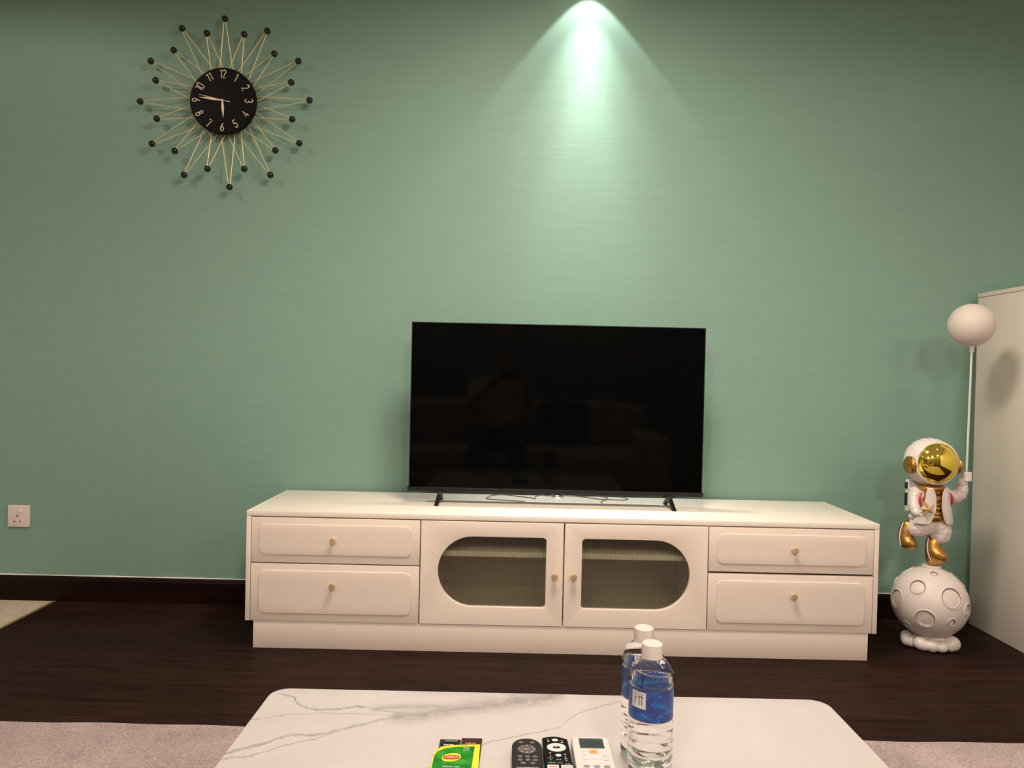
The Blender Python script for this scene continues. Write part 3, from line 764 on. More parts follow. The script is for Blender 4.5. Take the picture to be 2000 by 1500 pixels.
# star held in the lowered hand
sp = []
for k in range(10):
    a = PI / 2 + 0.35 + k * PI / 5; r = 0.031 if k % 2 == 0 else 0.0125
    sp.append((1.4375 + r * math.cos(a), 0.4945 + r * math.sin(a)))
b = bmesh.new(); V = [b.verts.new((x, -0.362, z)) for x, z in sp]; c0 = b.verts.new((1.4375, -0.3735, 0.4945)); c1 = b.verts.new((1.4375, -0.3505, 0.4945))
for i in range(10): b.faces.new((V[i], V[(i + 1) % 10], c0)); b.faces.new((V[(i + 1) % 10], V[i], c1))
bmesh.ops.recalc_face_normals(b, faces=b.faces)
obj('star', b, mat('pale_gold_paint', (0.72, 0.52, 0.26), 0.45, 0.8), t_fig, ang=5)
# backpack
bp = obj('backpack', fuse(box(1.432, 1.535, -0.250, -0.222, 0.462, 0.578, 0.006, 3, bm=box(1.445, 1.52, -0.262, -0.245, 0.47, 0.57, 0.004)), 0.002, 2), m_resin2, t_fig)
b = box(1.4295, 1.4325, -0.244, -0.229, 0.545, 0.568); b = box(1.4295, 1.4325, -0.244, -0.229, 0.485, 0.530, bm=b)
obj('slots', b, m_hole, bp)
# helmet: open sphere with a rounded rim and ridges running over the crown, mirror visor bulging through
HC = Vector((1.4775, -0.300, 0.650)); HR = 0.0835
b = bmesh.new(); bmesh.ops.create_icosphere(b, subdivisions=6, radius=1)
op = math.asin(0.0705 / HR)
for v in b.verts:
    n = v.co.normalized(); ang = math.acos(max(-1, min(1, -n.y)))
    rr_ = HR
    if ang > 0.1:
        side = n.x / max(1e-6, math.sqrt(n.x ** 2 + n.z ** 2))
        if ang > op + 0.10:                                    # low ribs running front to back over the crown
            w = n.x * 8.0; k = max(0, min(1, (ang - op - 0.10) / 0.2)) * (1 if n.z > -0.1 else 0)
            rr_ += 0.0008 * k * math.cos(w * PI)
    if ang < op: rr_ = HR * math.cos(op) / max(0.2, math.cos(ang)) if ang < op * 0.98 else HR
    v.co = n * rr_ + HC
h = obj('helmet', b, m_resin2, t_fig, ang=50)
rim = []
for i in range(64):
    a = 2 * PI * i / 64; rim.append(HC + Vector((0.0715 * math.cos(a), -HR * math.cos(op) + 0.0005, 0.0715 * math.sin(a))))
rim += rim[:2]
obj('visor_rim', tube(rim, 0.0042, 10), m_resin2, h)
b = bmesh.new(); bmesh.ops.create_uvsphere(b, u_segments=96, v_segments=64, radius=1)
for v in b.verts:
    n = v.co.copy(); v.co = HC + Vector((n.x * 0.0700, -HR * math.cos(op) + n.y * (0.040 if n.y < 0 else 0.012), n.z * 0.0700))
obj('visor', b, m_mirror, t_fig, ang=180)
for s in (-1, 1):
    M = Matrix.Translation(HC + Vector((s * 0.074, -0.018, -0.010))) @ Matrix.Rotation(s * PI / 2, 4, 'Y')
    prof = [(0.0255, -0.010), (0.0275, -0.002), (0.0275, 0.004), (0.0260, 0.006), (0.0275, 0.008), (0.0265, 0.0115), (0.0225, 0.0125), (0.0235, 0.0145), (0.0205, 0.0165), (0.0165, 0.0165), (0.0175, 0.0185), (0.0135, 0.0200), (0.0095, 0.0195), (0.0100, 0.0215), (0.0050, 0.0225), (0.0001, 0.0225)]
    obj('earpiece', lathe([(r * 1.10, h * 1.05) for r, h in prof], 40, M), m_antique, t_fig)
# pole and balloon lamp
obj('pole', tube([(1.5930, -0.3215, 0.575), (1.5990, -0.3215, 1.050)], 0.0034, 10), mat('pale_green_rod', (0.62, 0.68, 0.57), 0.35), t_fig)
obj('lamp_socket', lathe([(0.0072, -0.004), (0.0078, 0.012), (0.0100, 0.016), (0.0085, 0.026)], 20, Matrix.Translation((1.5990, -0.3215, 1.041))), m_resin, t_fig)
m_moonl = mat('matt_white_balloon', (0.62, 0.545, 0.475), 0.6)
n1 = noise(m_moonl, coords(m_moonl), 24, 4); bump(m_moonl, n1.outputs[0], 0.25, 0.003)
b = bmesh.new(); bmesh.ops.create_uvsphere(b, u_segments=64, v_segments=40, radius=0.0735, matrix=Matrix.Translation((1.5955, -0.3215, 1.1310)) @ Matrix.Diagonal((1, 1, 1.0, 1)))
obj('balloon_lamp', b, m_moonl, t_fig, ang=180)

# ------------------------------------------------------------------ rug
b = bmesh.new(); NX = 200
rugY0, rugX0, rugX1, rugY1 = -1.012, -2.15, 2.15, -3.20
F = []
for i in range(NX + 1):
    x = rugX0 + (rugX1 - rugX0) * i / NX; e = rugY0 + 0.004 * math.sin(x * 5.1) + 0.002 * math.sin(x * 23)
    F.append([b.verts.new(p) for p in ((x, e, 0.0005), (x, e - 0.001, 0.006), (x, e - 0.006, 0.010), (x, rugY1, 0.010), (x, rugY1 - 0.006, 0.0005))])
for A, B in zip(F, F[1:]):
    for k in range(4): b.faces.new((A[k], B[k], B[k + 1], A[k + 1]))
b.faces.new(F[0]); b.faces.new(list(reversed(F[-1])))
bmesh.ops.recalc_face_normals(b, faces=b.faces)
tag(centred(obj('rug', b, m_rug)), 'mottled pinkish grey short pile rug under the marble coffee table', 'rug')

# ------------------------------------------------------------------ coffee table
TX0, TX1, TYa, TYb, TZ = -0.4400, 0.6130, -1.4905, -2.180, 0.315
tl = Vector((0.0865, -1.835, 0.010))
t_tab = thing('coffee_table', 'white marble coffee table with grey veins and rounded corners on the rug', 'coffee table', tl)
def lv(L): return [(x - tl.x, y - tl.y) for x, y in L]
VE = [
 (lv([(-0.46, -1.742), (-0.3983, -1.7127), (-0.3553, -1.6769), (-0.2957, -1.6601), (-0.25, -1.6306), (-0.2009, -1.6074), (-0.1668, -1.5941), (-0.0967, -1.5655)]), 0.0085, 0.60),
 (lv([(-0.2009, -1.600), (-0.15, -1.588), (-0.0967, -1.5655), (-0.0229, -1.545), (0.0245, -1.5266), (0.0732, -1.5065), (0.1129, -1.4915)]), 0.048, 0.55),
 (lv([(-0.4219, -1.5184), (-0.3925, -1.5301), (-0.377, -1.5509), (-0.3458, -1.5765), (-0.3071, -1.5766), (-0.2633, -1.5663), (-0.2243, -1.5768), (-0.1775, -1.5826)]), 0.0055, 0.65),
 (lv([(-0.453, -1.6305), (-0.3816, -1.6041), (-0.3307, -1.5919), (-0.2583, -1.5904), (-0.2028, -1.5957)]), 0.0035, 0.42),
 (lv([(-0.24, -1.572), (-0.19, -1.560), (-0.13, -1.556), (-0.07, -1.560), (-0.01, -1.548)]), 0.024, 0.45),
 (lv([(-0.16, -1.80), (-0.0973, -1.7508), (-0.0191, -1.6829), (0.0672, -1.6439), (0.0947, -1.6242), (0.1147, -1.5947), (0.1555, -1.5524), (0.2161, -1.5219), (0.27, -1.50)]), 0.0042, 0.48),
 (lv([(-0.46, -1.7642), (-0.4398, -1.7542), (-0.3826, -1.7347), (-0.3509, -1.7057), (-0.3082, -1.6783), (-0.27, -1.655)]), 0.0045, 0.55),
 (lv([(-0.0229, -1.545), (-0.0044, -1.5208), (0.0149, -1.5064), (0.0541, -1.4922)]), 0.0035, 0.4),
 (lv([(-0.30, -2.15), (-0.1, -2.05), (0.15, -1.98), (0.35, -1.90), (0.6, -1.88)]), 0.010, 0.5),
]
m_marble = marble('white_marble', VE, -0.6, 0.6, -0.42, 0.42)
R4 = 0.034
obj('tabletop', outline([rrect(TX0, TX1, TYb, TYa, R4, 10)], 0.0075, 0.0018, at_top(TZ - 0.0075)), m_marble, t_tab)
m_tframe = mat('brushed_dark_frame', (0.10, 0.085, 0.07), 0.4, 0.6)
fr_b = box(TX0 + 0.05, TX1 - 0.05, TYb + 0.05, TYb + 0.075, TZ - 0.040, TZ - 0.015)
fr_b = box(TX0 + 0.05, TX1 - 0.05, TYa - 0.075, TYa - 0.05, TZ - 0.040, TZ - 0.015, bm=fr_b)
fr_b = box(TX0 + 0.05, TX0 + 0.075, TYb + 0.075, TYa - 0.075, TZ - 0.040, TZ - 0.015, bm=fr_b)
fr_b = box(TX1 - 0.075, TX1 - 0.05, TYb + 0.075, TYa - 0.075, TZ - 0.040, TZ - 0.015, bm=fr_b)
obj('frame', fr_b, m_tframe, t_tab)
for x in (TX0 + 0.07, TX1 - 0.07):
    for y in (TYb + 0.07, TYa - 0.07):
        obj('leg', tube([(x, y, 0.010), (x, y, TZ - 0.035)], [0.012, 0.016], 20), m_tframe, t_tab)

# ------------------------------------------------------------------ water bottles
m_water = mat('water_filled_plastic', (1, 1, 1), 0.0, 0, 1.33, Transmission_Weight=1.0)
m_capp = mat('milky_white_cap', (0.70, 0.61, 0.565), 0.35, 0, 1.45, Subsurface_Weight=0.0)
m_labelb = mat('blue_water_label', (0.02, 0.10, 0.45), 0.35)
v = coords(m_labelb, (1, 1, 2.2)); nA = noise(m_labelb, v, 30, 4, 0.6, 0.8)
vo = N(m_labelb, 'ShaderNodeTexVoronoi'); vo.inputs['Scale'].default_value = 420; LK(m_labelb, coords(m_labelb), vo.inputs['Vector'])
cA = ramp(m_labelb, nA.outputs[0], [(0.30, (0.025, 0.030, 0.12)), (0.46, (0.018, 0.040, 0.20)), (0.58, (0.008, 0.085, 0.34)), (0.72, (0.04, 0.25, 0.50))])
spk = ramp(m_labelb, vo.outputs['Distance'], [(0.10, (1, 1, 1)), (0.22, (0, 0, 0))])
LK(m_labelb, mix(m_labelb, math_n(m_labelb, 'MULTIPLY', spk, 0.35), cA, (0.45, 0.75, 0.9)), BS(m_labelb).inputs['Base Color'])
m_badge = mat('pale_grey_badge', (0.62, 0.60, 0.58), 0.4)
m_badgetxt = mat('taupe_print', (0.20, 0.16, 0.15), 0.5)
m_redp = mat('red_print', (0.6, 0.06, 0.05), 0.5)

def cyl_patch(cx, cy, r, a0, a1, z0, z1, th=0.0002):
    """curved label piece; angles measured from -Y, positive towards +X"""
    b = bmesh.new(); n = max(3, int(abs(a1 - a0) / 0.07)); A = []
    for i in range(n + 1):
        a = a0 + (a1 - a0) * i / n
        A.append([b.verts.new((cx + rr * math.sin(a), cy - rr * math.cos(a), z)) for rr, z in ((r, z0), (r, z1), (r - th, z1), (r - th, z0))])
    for P, Q in zip(A, A[1:]):
        for k in range(4): b.faces.new((P[k], Q[k], Q[(k + 1) % 4], P[(k + 1) % 4]))
    b.faces.new(A[0]); b.faces.new(list(reversed(A[-1])))
    bmesh.ops.recalc_face_normals(b, faces=b.faces)
    return b

def bottle(cx, cy, badge, label):
    z = TZ
    t = thing('water_bottle', label, 'bottle', (cx, cy, z), 'small water bottles on the coffee table')
    M = Matrix.Translation((cx, cy, z))
    prof = [(0.0001, 0.006), (0.015, 0.004), (0.024, 0.0005), (0.029, 0.001), (0.0325, 0.006), (0.0335, 0.012)]
    zz = 0.016
    while zz < 0.078:
        prof += [(0.0334, zz), (0.0321, zz + 0.0025), (0.0320, zz + 0.004), (0.0334, zz + 0.0065), (0.0336, zz + 0.0095)]; zz += 0.0125
    prof += [(0.0336, 0.090), (0.0334, 0.095), (0.0330, 0.098), (0.0330, 0.147), (0.0320, 0.1490), (0.0334, 0.1515), (0.0336, 0.154), (0.0332, 0.158), (0.0314, 0.166), (0.0277, 0.174), (0.0222, 0.1815), (0.0165, 0.186), (0.0130, 0.189), (0.0125, 0.200), (0.0001, 0.200)]
    bd = obj('bottle_body', lathe(prof, 64, M), m_water, t)
    # an embossed band rising around the shoulder
    P = []
    for i in range(40):
        a = -1.9 + 3.8 * i / 39; h = 0.1735 - 0.0115 * (i / 39) ; r = 0.0282 + 0.0044 * (i / 39)
        P.append((cx + r * math.sin(a), cy - r * math.cos(a), z + h))
    obj('embossed_band', tube(P, 0.0013, 8), m_water, bd)
    cp = [(0.0158, 0.186), (0.0160, 0.1885), (0.0152, 0.1895), (0.0160, 0.1905), (0.0160, 0.2035), (0.0155, 0.2065), (0.0135, 0.2080), (0.0001, 0.2080)]
    c = lathe(cp, 96, M)
    for vv in c.verts:
        h = vv.co.z - z
        if 0.1905 < h < 0.2066:
            a = math.atan2(vv.co.y - cy, vv.co.x - cx); k = 1 - 0.018 * (0.5 + 0.5 * math.cos(a * 48)); vv.co.x = cx + (vv.co.x - cx) * k; vv.co.y = cy + (vv.co.y - cy) * k
    obj('cap', c, m_capp, t)
    lb = obj('paper_label', cyl_patch(cx, cy, 0.03345, -PI + 0.02, PI - 0.02, z + 0.0990, z + 0.1465), m_labelb, t)
    obj('label_edge', cyl_patch(cx, cy, 0.03352, -PI + 0.02, PI - 0.02, z + 0.0977, z + 0.0995), m_plastic, lb)
    a = badge
    bdg = cyl_patch(cx, cy, 0.0336, a - 0.36, a + 0.36, z + 0.1185, z + 0.1430)
    obj('badge', bdg, m_badge, lb)
    tx = None
    for (u0, u1, w0, w1) in ((-0.22, -0.17, 0.115, 0.129), (-0.22, -0.05, 0.1225, 0.1245), (-0.02, 0.24, 0.1255, 0.128), (0.02, 0.07, 0.114, 0.1265), (0.15, 0.20, 0.114, 0.1265), (-0.28, 0.28, 0.1300, 0.1310)):
        q = cyl_patch(cx, cy, 0.03372, a + u0, a + u1, z + w0 + 0.0092, z + w1 + 0.0092)
        tx = join(tx, q) if tx is not None else q
    obj('badge_print', tx, m_badgetxt, lb)
    rd = cyl_patch(cx, cy, 0.03325, PI - 0.48, PI - 0.38, z + 0.131, z + 0.135)
    obj('label_mark', rd, m_redp, lb)
bottle(0.2228, -1.7835, -0.78, 'clear water bottle with white cap, nearer to the remotes of the two')
bottle(0.2225, -1.7145, 0.9, 'clear water bottle with white cap standing behind the other bottle')

# ------------------------------------------------------------------ remotes
def zt(z): return Matrix.Translation((0, 0, z))
m_dgrey = mat('charcoal_plastic', (0.018, 0.0165, 0.0165), 0.5, Specular_IOR_Level=0.3)
m_btn = mat('grey_rubber', (0.14, 0.125, 0.12), 0.55)
m_pad = mat('brown_grey_pad', (0.10, 0.083, 0.08), 0.5)
m_blkr = mat('satin_black', (0.004, 0.004, 0.0045), 0.35, Specular_IOR_Level=0.25)
m_wbtn = mat('white_button', (0.74, 0.68, 0.65), 0.4)
m_arw = mat('white_remote_plastic', (0.70, 0.635, 0.61), 0.4)
m_lcd = mat('grey_lcd', (0.06, 0.072, 0.07), 0.3)
m_lcd2 = mat('dark_lcd_field', (0.035, 0.043, 0.04), 0.3)
m_orange = mat('orange_button', (0.85, 0.38, 0.08), 0.45)
m_lgrey = mat('light_grey_button', (0.26, 0.24, 0.24), 0.5)
m_pale = mat('pale_button', (0.70, 0.65, 0.63), 0.5)

def strokes(x, y, w, h, n, z, seed=1):
    r = random.Random(seed); b = None; p = w / n
    for k in range(n):
        x0 = x - w / 2 + k * p; a = p * r.uniform(0.45, 0.75); hh = h * r.uniform(0.6, 1.0)
        q = flat([[(x0, y - hh / 2), (x0 + a, y - hh / 2), (x0 + a, y + hh / 2), (x0, y + hh / 2)]], z, 0.0002, 0); b = join(b, q) if b else q
    return b
def flat(loops, z, h, bev=0.0006): return outline(loops, h / 2, min(bev, h / 2 * 0.9), at_top(z + h / 2))

ZR = TZ + 0.0175
t = thing('remote_control', 'charcoal remote with a rounded top and a round grey pad, left of the three remotes', 'remote control', (0.0378, -1.775, TZ), 'remote controls on the marble table')
o = obj('remote_body', outline([rrect(0.0142, 0.0616, -1.862, -1.6995, (0.014, 0.014, 0.0235, 0.0235), 12)], 0.00875, 0.004, at_top(TZ + 0.00875), 4), m_dgrey, t)
pd = obj('round_pad', flat([ell(0.0377, -1.7385, 0.0148, 0.0140, 40)], ZR, 0.0012), m_pad, t)
mk = None
for k in range(8):
    a = k * PI / 4; q = flat([ell(0.0377 + 0.0112 * math.cos(a), -1.7385 + 0.0105 * math.sin(a), 0.0013, 0.0013, 8)], ZR + 0.0012, 0.0003, 0); mk = join(mk, q) if mk else q
mk = join(mk, strokes(0.0377, -1.7385, 0.0110, 0.0022, 5, ZR + 0.0012))
obj('pad_marks', mk, mat('pale_pink_print', (0.55, 0.42, 0.40), 0.5), pd)
for x, y in [(0.0285, -1.7165), (0.0468, -1.7165), (0.0268, -1.7605), (0.0383, -1.7605), (0.0498, -1.7605), (0.0268, -1.7705), (0.0385, -1.7705), (0.0502, -1.7705), (0.0312, -1.7800), (0.0462, -1.7800)]:
    obj('button', flat([ell(x, y, 0.0041, 0.0034, 20)], ZR, 0.0011), m_btn, t)
obj('printed_line', strokes(0.0380, -1.7925, 0.0340, 0.0026, 15, ZR, 3), m_pale, t)
for r in range(4):
    for c in range(3): obj('button', flat([ell(0.0268 + 0.0115 * c, -1.802 - 0.012 * r, 0.0041, 0.0036, 16)], ZR, 0.0011), m_btn, t)

t = thing('remote_control', 'slim black remote with a white ring button, between the two other remotes', 'remote control', (0.0857, -1.78, TZ), 'remote controls on the marble table')
rb = []
for i in range(13):
    u = i / 12; rb.append((0.0632 + 0.0415 * u, -1.6985 + 0.0075 * math.sin(PI * u) + 0.0 - 0.003 * u))
loop = [(0.0655, -1.872), (0.1085, -1.872), (0.1082, -1.79)] + list(reversed(rb)) + [(0.0652, -1.79)]
bq = outline([loop], 0.00875, 0.0022, at_top(TZ + 0.00875), 3)
obj('remote_body', bq, m_blkr, t)
obj('ring_button', flat([ell(0.0850, -1.7300, 0.0152, 0.0130, 48), list(reversed(ell(0.0850, -1.7300, 0.0062, 0.0042, 24)))], ZR, 0.0008), m_wbtn, t)
obj('button', flat([ell(0.0850, -1.7300, 0.0050, 0.0032, 24)], ZR, 0.0011), m_greybezel, t)
for x, y, rx, ry, mm_ in [(0.0838, -1.7065, 0.0050, 0.0040, m_wbtn), (0.0730, -1.7105, 0.0016, 0.0016, m_wbtn), (0.0950, -1.7135, 0.0016, 0.0018, m_wbtn), (0.0866, -1.7545, 0.0046, 0.0038, m_wbtn),
                         (0.0740, -1.7480, 0.0012, 0.0014, m_pale), (0.0973, -1.7510, 0.0014, 0.0014, m_pale)]:
    obj('button', flat([ell(x, y, rx, ry, 24)], ZR, 0.0008), mm_, t)
mk = None
for tx, x, y, s in [('+', 0.0748, -1.7570, .004), ('VOL', 0.0745, -1.7625, .0034), ('–', 0.0748, -1.7680, .004), ('CH', 0.0985, -1.7640, .0036), ('+', 0.0980, -1.7585, .004), ('–', 0.0988, -1.7700, .004), ('•••', 0.0868, -1.7670, .0034), ('INPUT', 0.0755, -1.7765, .0030), ('MENU', 0.0878, -1.7765, .0026), ('EXIT', 0.0995, -1.7795, .0028), ('MIC', 0.0725, -1.7035, .0022), ('INFO', 0.0945, -1.7065, .0022), ('OK', 0.0850, -1.7300, .0030)]:
    q = strokes(x, y, s * 0.75 * len(tx), s * 0.6, len(tx), ZR + (0 if tx != 'OK' else 0.0011), len(tx)); mk = join(mk, q) if mk else q
obj('printed_symbols', mk, m_pale, t)
for x in (0.0765, 0.0975): obj('button', flat([rrect(x - 0.0088, x + 0.0088, -1.7945, -1.7835, 0.0015, 3)], ZR, 0.0009), m_wbtn, t)
for k, x in enumerate((0.0765, 0.0975)): obj('button_print', flat([rrect(x - 0.0068, x + 0.0068, -1.7905, -1.7885, 0.0003, 2)], ZR + 0.0009, 0.0002, 0), m_redp if k == 0 else m_lgrey, t)
for k in range(8): obj('button', flat([ell(0.076 + 0.0105 * (k % 3), -1.806 - 0.012 * (k // 3), 0.0036, 0.0034, 14)], ZR, 0.0009), m_btn, t)

t = thing('remote_control', 'white air conditioner remote with a grey screen and an orange button, beside the bottles', 'remote control', (0.142, -1.775, TZ), 'remote controls on the marble table')
obj('remote_body', outline([rrect(0.1112, 0.1720, -1.850, -1.6915, (0.008, 0.008, 0.0085, 0.0060), 8)], 0.00875, 0.0030, at_top(TZ + 0.00875), 3), m_arw, t)
lc = obj('display', flat([[(0.1228, -1.7300), (0.1620, -1.7300), (0.1618, -1.6985), (0.1226, -1.6985)]], ZR, 0.0005, 0), m_lcd, t)
obj('display_field', flat([[(0.1262, -1.7265), (0.1586, -1.7265), (0.1585, -1.7060), (0.1262, -1.7060)]], ZR + 0.0005, 0.0002, 0), m_lcd2, lc)
ob = obj('orange_button', flat([rrect(0.1360, 0.1490, -1.7465, -1.7365, 0.0018, 4)], ZR, 0.0012), m_orange, t)
obj('button_mark', flat([ell(0.1428, -1.7415, 0.0014, 0.0016, 8)], ZR + 0.0012, 0.0002, 0), m_redp, ob)
for x, y in [(0.1275, -1.7465), (0.1275, -1.7580), (0.1430, -1.7600), (0.1590, -1.7575), (0.1275, -1.7690), (0.1435, -1.7710), (0.1592, -1.7690)]:
    obj('button', flat([rrect(x - 0.0058, x + 0.0058, y - 0.0030, y + 0.0030, 0.0015, 3)], ZR, 0.0008), m_pale, t)
for x, y in [(0.1275, -1.7430), (0.1275, -1.7555), (0.1590, -1.7555), (0.1280, -1.7675), (0.1592, -1.7680)]:
    obj('printed_line', flat([rrect(x - 0.0042, x + 0.0042, y - 0.0005, y + 0.0005, 0.0002, 2)], ZR + 0.0008, 0.0002, 0), m_lgrey, t)
sc = obj('sliding_cover', flat([[(0.1180, -1.848), (0.1655, -1.848), (0.1672, -1.776), (0.1655, -1.7735), (0.1620, -1.7725), (0.1610, -1.7665), (0.1245, -1.7665), (0.1225, -1.7725), (0.1195, -1.7740), (0.1180, -1.776)]], ZR - 0.0003, 0.0007, 0.0003), m_arw, t)
for r in range(4):
    for x in (0.1275, 0.1430, 0.1585): obj('button', flat([ell(x, -1.7860 - 0.0120 * r, 0.0052, 0.0034, 20)], ZR + 0.0003, 0.0010), m_lgrey, t)

# ------------------------------------------------------------------ tea and coffee sachets
m_yel = mat('yellow_foil', (0.85, 0.70, 0.03), 0.3)
m_grn = mat('green_foil', (0.02, 0.24, 0.02), 0.28)
n1 = noise(m_grn, coords(m_grn, (1, 1.5, 1)), 38, 4, 0.6, 0.6)
LK(m_grn, ramp(m_grn, n1.outputs[0], [(0.35, (0.005, 0.15, 0.015)), (0.5, (0.015, 0.25, 0.02)), (0.68, (0.08, 0.36, 0.03))]), BS(m_grn).inputs['Base Color'])
m_redl = mat('red_logo', (0.50, 0.04, 0.02), 0.4)

def puff(loops, z, h, bulge, cx, cy, rx, ry):
    b = outline(loops, h / 2, h * 0.3, at_top(z + h / 2))
    bmesh.ops.triangulate(b, faces=[f for f in b.faces if len(f.verts) > 4])
    bmesh.ops.subdivide_edges(b, edges=[e for e in b.edges if e.calc_length() > 0.01], cuts=3)
    for v in b.verts:
        k = max(0, 1 - ((v.co.x - cx) / rx) ** 2) * max(0, 1 - ((v.co.y - cy) / ry) ** 2); v.co.z += bulge * k
    return b
ZS = TZ + 0.0045
t = thing('tea_sachet', 'green and yellow foil tea sachet lying on top of two small packets', 'tea sachet', (-0.073, -1.745, ZS))
oy = [(-0.1105, -1.792), (-0.0372, -1.790), (-0.0372, -1.7030), (-0.0600, -1.7050), (-0.0850, -1.7075), (-0.0994, -1.7130), (-0.1065, -1.7235), (-0.1095, -1.7350)]
obj('foil_envelope', outline([oy], 0.0011, 0.0004, at_top(ZS + 0.0011)), m_yel, t)
og = [(-0.1085, -1.7905), (-0.0480, -1.789), (-0.0455, -1.7120), (-0.0640, -1.7130), (-0.0780, -1.7150), (-0.0930, -1.7200), (-0.1035, -1.7290), (-0.1075, -1.7400)]
gp = obj('green_print', outline([og], 0.0004, 0.0, at_top(ZS + 0.0024)), m_grn, t)
LX, LY = -0.0805, -1.7478
l1 = obj('logo_oval', outline([[(LX + 0.0147 * math.cos(a) , LY + 0.0125 * math.sin(a) + 0.0030 * math.cos(a)) for a in [2 * PI * k / 40 for k in range(40)]]], 0.0002, 0, at_top(ZS + 0.0030)), m_yel, t)
bandp = [(LX - 0.0120, LY - 0.0055), (LX - 0.0055, LY - 0.0065), (LX + 0.004, LY - 0.0065), (LX + 0.0120, LY - 0.0040), (LX + 0.0125, LY + 0.0045), (LX + 0.0050, LY + 0.0060), (LX - 0.004, LY + 0.0055), (LX - 0.0125, LY + 0.0030)]
obj('logo_band', outline([bandp], 0.0002, 0, at_top(ZS + 0.0034)), m_redl, l1)
obj('logo_text', text('Lipton', 0.0088, 0.0001, 0.92, Matrix.Translation((LX, LY - 0.0002, ZS + 0.0038))), m_wbtn, l1)
tx = text('GREEN TEA', 0.0052, 0.0001, 1.0, Matrix.Translation((LX + 0.0015, -1.7755, ZS + 0.0030)))
tx = join(tx, text('CLASSIC', 0.0045, 0.0001, 1.0, Matrix.Translation((LX + 0.0015, -1.7825, ZS + 0.0030))))
tx = join(tx, text('TEA', 0.0060, 0.0001, 1.0, Matrix.Translation((-0.0585, -1.7180, ZS + 0.0030))))
tx = join(tx, text('BAG', 0.0048, 0.0001, 1.0, Matrix.Translation((-0.0590, -1.7245, ZS + 0.0030))))
obj('white_print', tx, m_wbtn, gp)

def stick(x0, x1, y1, label, base, oval, prints, txt):
    t = thing('stick_sachet', label, 'sachet', ((x0 + x1) / 2, y1 - 0.045, TZ), None)
    n = 10; top = [(x1 - (x1 - x0) * k / n, y1 + (0.0006 if k % 2 else -0.0004)) for k in range(n + 1)]
    loop = [(x0 + 0.001, y1 - 0.088), (x1 - 0.002, y1 - 0.088)] + top
    obj('foil_envelope', outline([loop], 0.0016, 0.0006, at_top(TZ + 0.0016 + 0.0002)), base, t)
    c = (x0 + x1) / 2
    ov = obj('oval_print', outline([ell(c - 0.001, y1 - 0.0190, 0.0125, 0.0085, 30)], 0.0002, 0, at_top(TZ + 0.0037)), oval, t)
    q = strokes(c - 0.001, y1 - 0.0190, 0.0170, 0.0052, txt, TZ + 0.0039, txt)
    q = join(q, flat([rrect(c - 0.008, c + 0.012, y1 - 0.0062, y1 - 0.0048, 0.0004, 2)], TZ + 0.0035, 0.0002, 0)) if prints is m_pale else q
    obj('white_print', q, prints, ov)
stick(-0.1042, -0.0698, -1.6825, 'narrow dark green foil packet poking out behind the green tea sachet', mat('dark_green_foil', (0.018, 0.030, 0.026), 0.3), m_blkr, m_pale, 6)
stick(-0.0688, -0.0345, -1.6765, 'narrow dark brown foil packet poking out behind the green tea sachet', mat('dark_brown_foil', (0.060, 0.020, 0.020), 0.3), mat('maroon_print', (0.04, 0.008, 0.008), 0.4), mat('dusty_pink_print', (0.42, 0.24, 0.22), 0.5), 5)

# ------------------------------------------------------------------ sofa behind the camera (seen in the dark screen)
m_sofa = mat('beige_upholstery', (0.42, 0.33, 0.24), 0.85)
n1 = noise(m_sofa, coords(m_sofa), 160, 3); bump(m_sofa, n1.outputs[0], 0.3, 0.002)
SX0, SX1 = -1.05, 1.25
t = thing('sofa', 'wide low beige sofa facing the tv, mirrored faintly in its screen', 'sofa', (0.1, -3.75, 0))
obj('sofa_base', box(SX0, SX1, -4.22, -3.28, 0.05, 0.205, 0.02, 3), m_sofa, t)
xm = (SX0 + SX1) / 2
for x0, x1 in ((SX0 + 0.22, xm - 0.005), (xm + 0.005, SX1 - 0.22)):
    obj('seat_cushion', box(x0, x1, -3.95, -3.25, 0.20, 0.33, 0.045, 4), m_sofa, t)
    obj('back_cushion', box(x0 + 0.01, x1 - 0.01, -4.10, -3.92, 0.32, 0.70, 0.06, 4), m_sofa, t)
for x0, x1 in ((SX0, SX0 + 0.22), (SX1 - 0.22, SX1)):
    obj('armrest', box(x0, x1, -4.22, -3.26, 0.05, 0.46, 0.05, 4), m_sofa, t)
obj('backrest', box(SX0 + 0.05, SX1 - 0.05, -4.24, -4.09, 0.20, 0.67, 0.05, 4), m_sofa, t)
for x in (SX0 + 0.1, SX1 - 0.1):
    for y in (-4.15, -3.36): obj('leg', tube([(x, y, 0.0), (x, y, 0.055)], [0.018, 0.024], 14), m_tframe, t)

b = bmesh.new(); bmesh.ops.create_uvsphere(b, u_segments=40, v_segments=24, radius=1)
for v in b.verts:
    n = v.co.copy(); f = lambda q: math.copysign(abs(q) ** 0.55, q)
    v.co = Vector((0.45 + 0.215 * f(n.x), -3.815 + 0.060 * n.y * (1 - 0.3 * abs(f(n.x))), 0.535 + 0.195 * f(n.z)))
    k = (v.co.z - 0.535); v.co.y -= k * 0.18
tag(centred(obj('cushion', b, mat('navy_cushion', (0.025, 0.045, 0.10), 0.85), ang=180)), 'navy blue cushion leaning on the beige sofa beside the seated person', 'cushion')

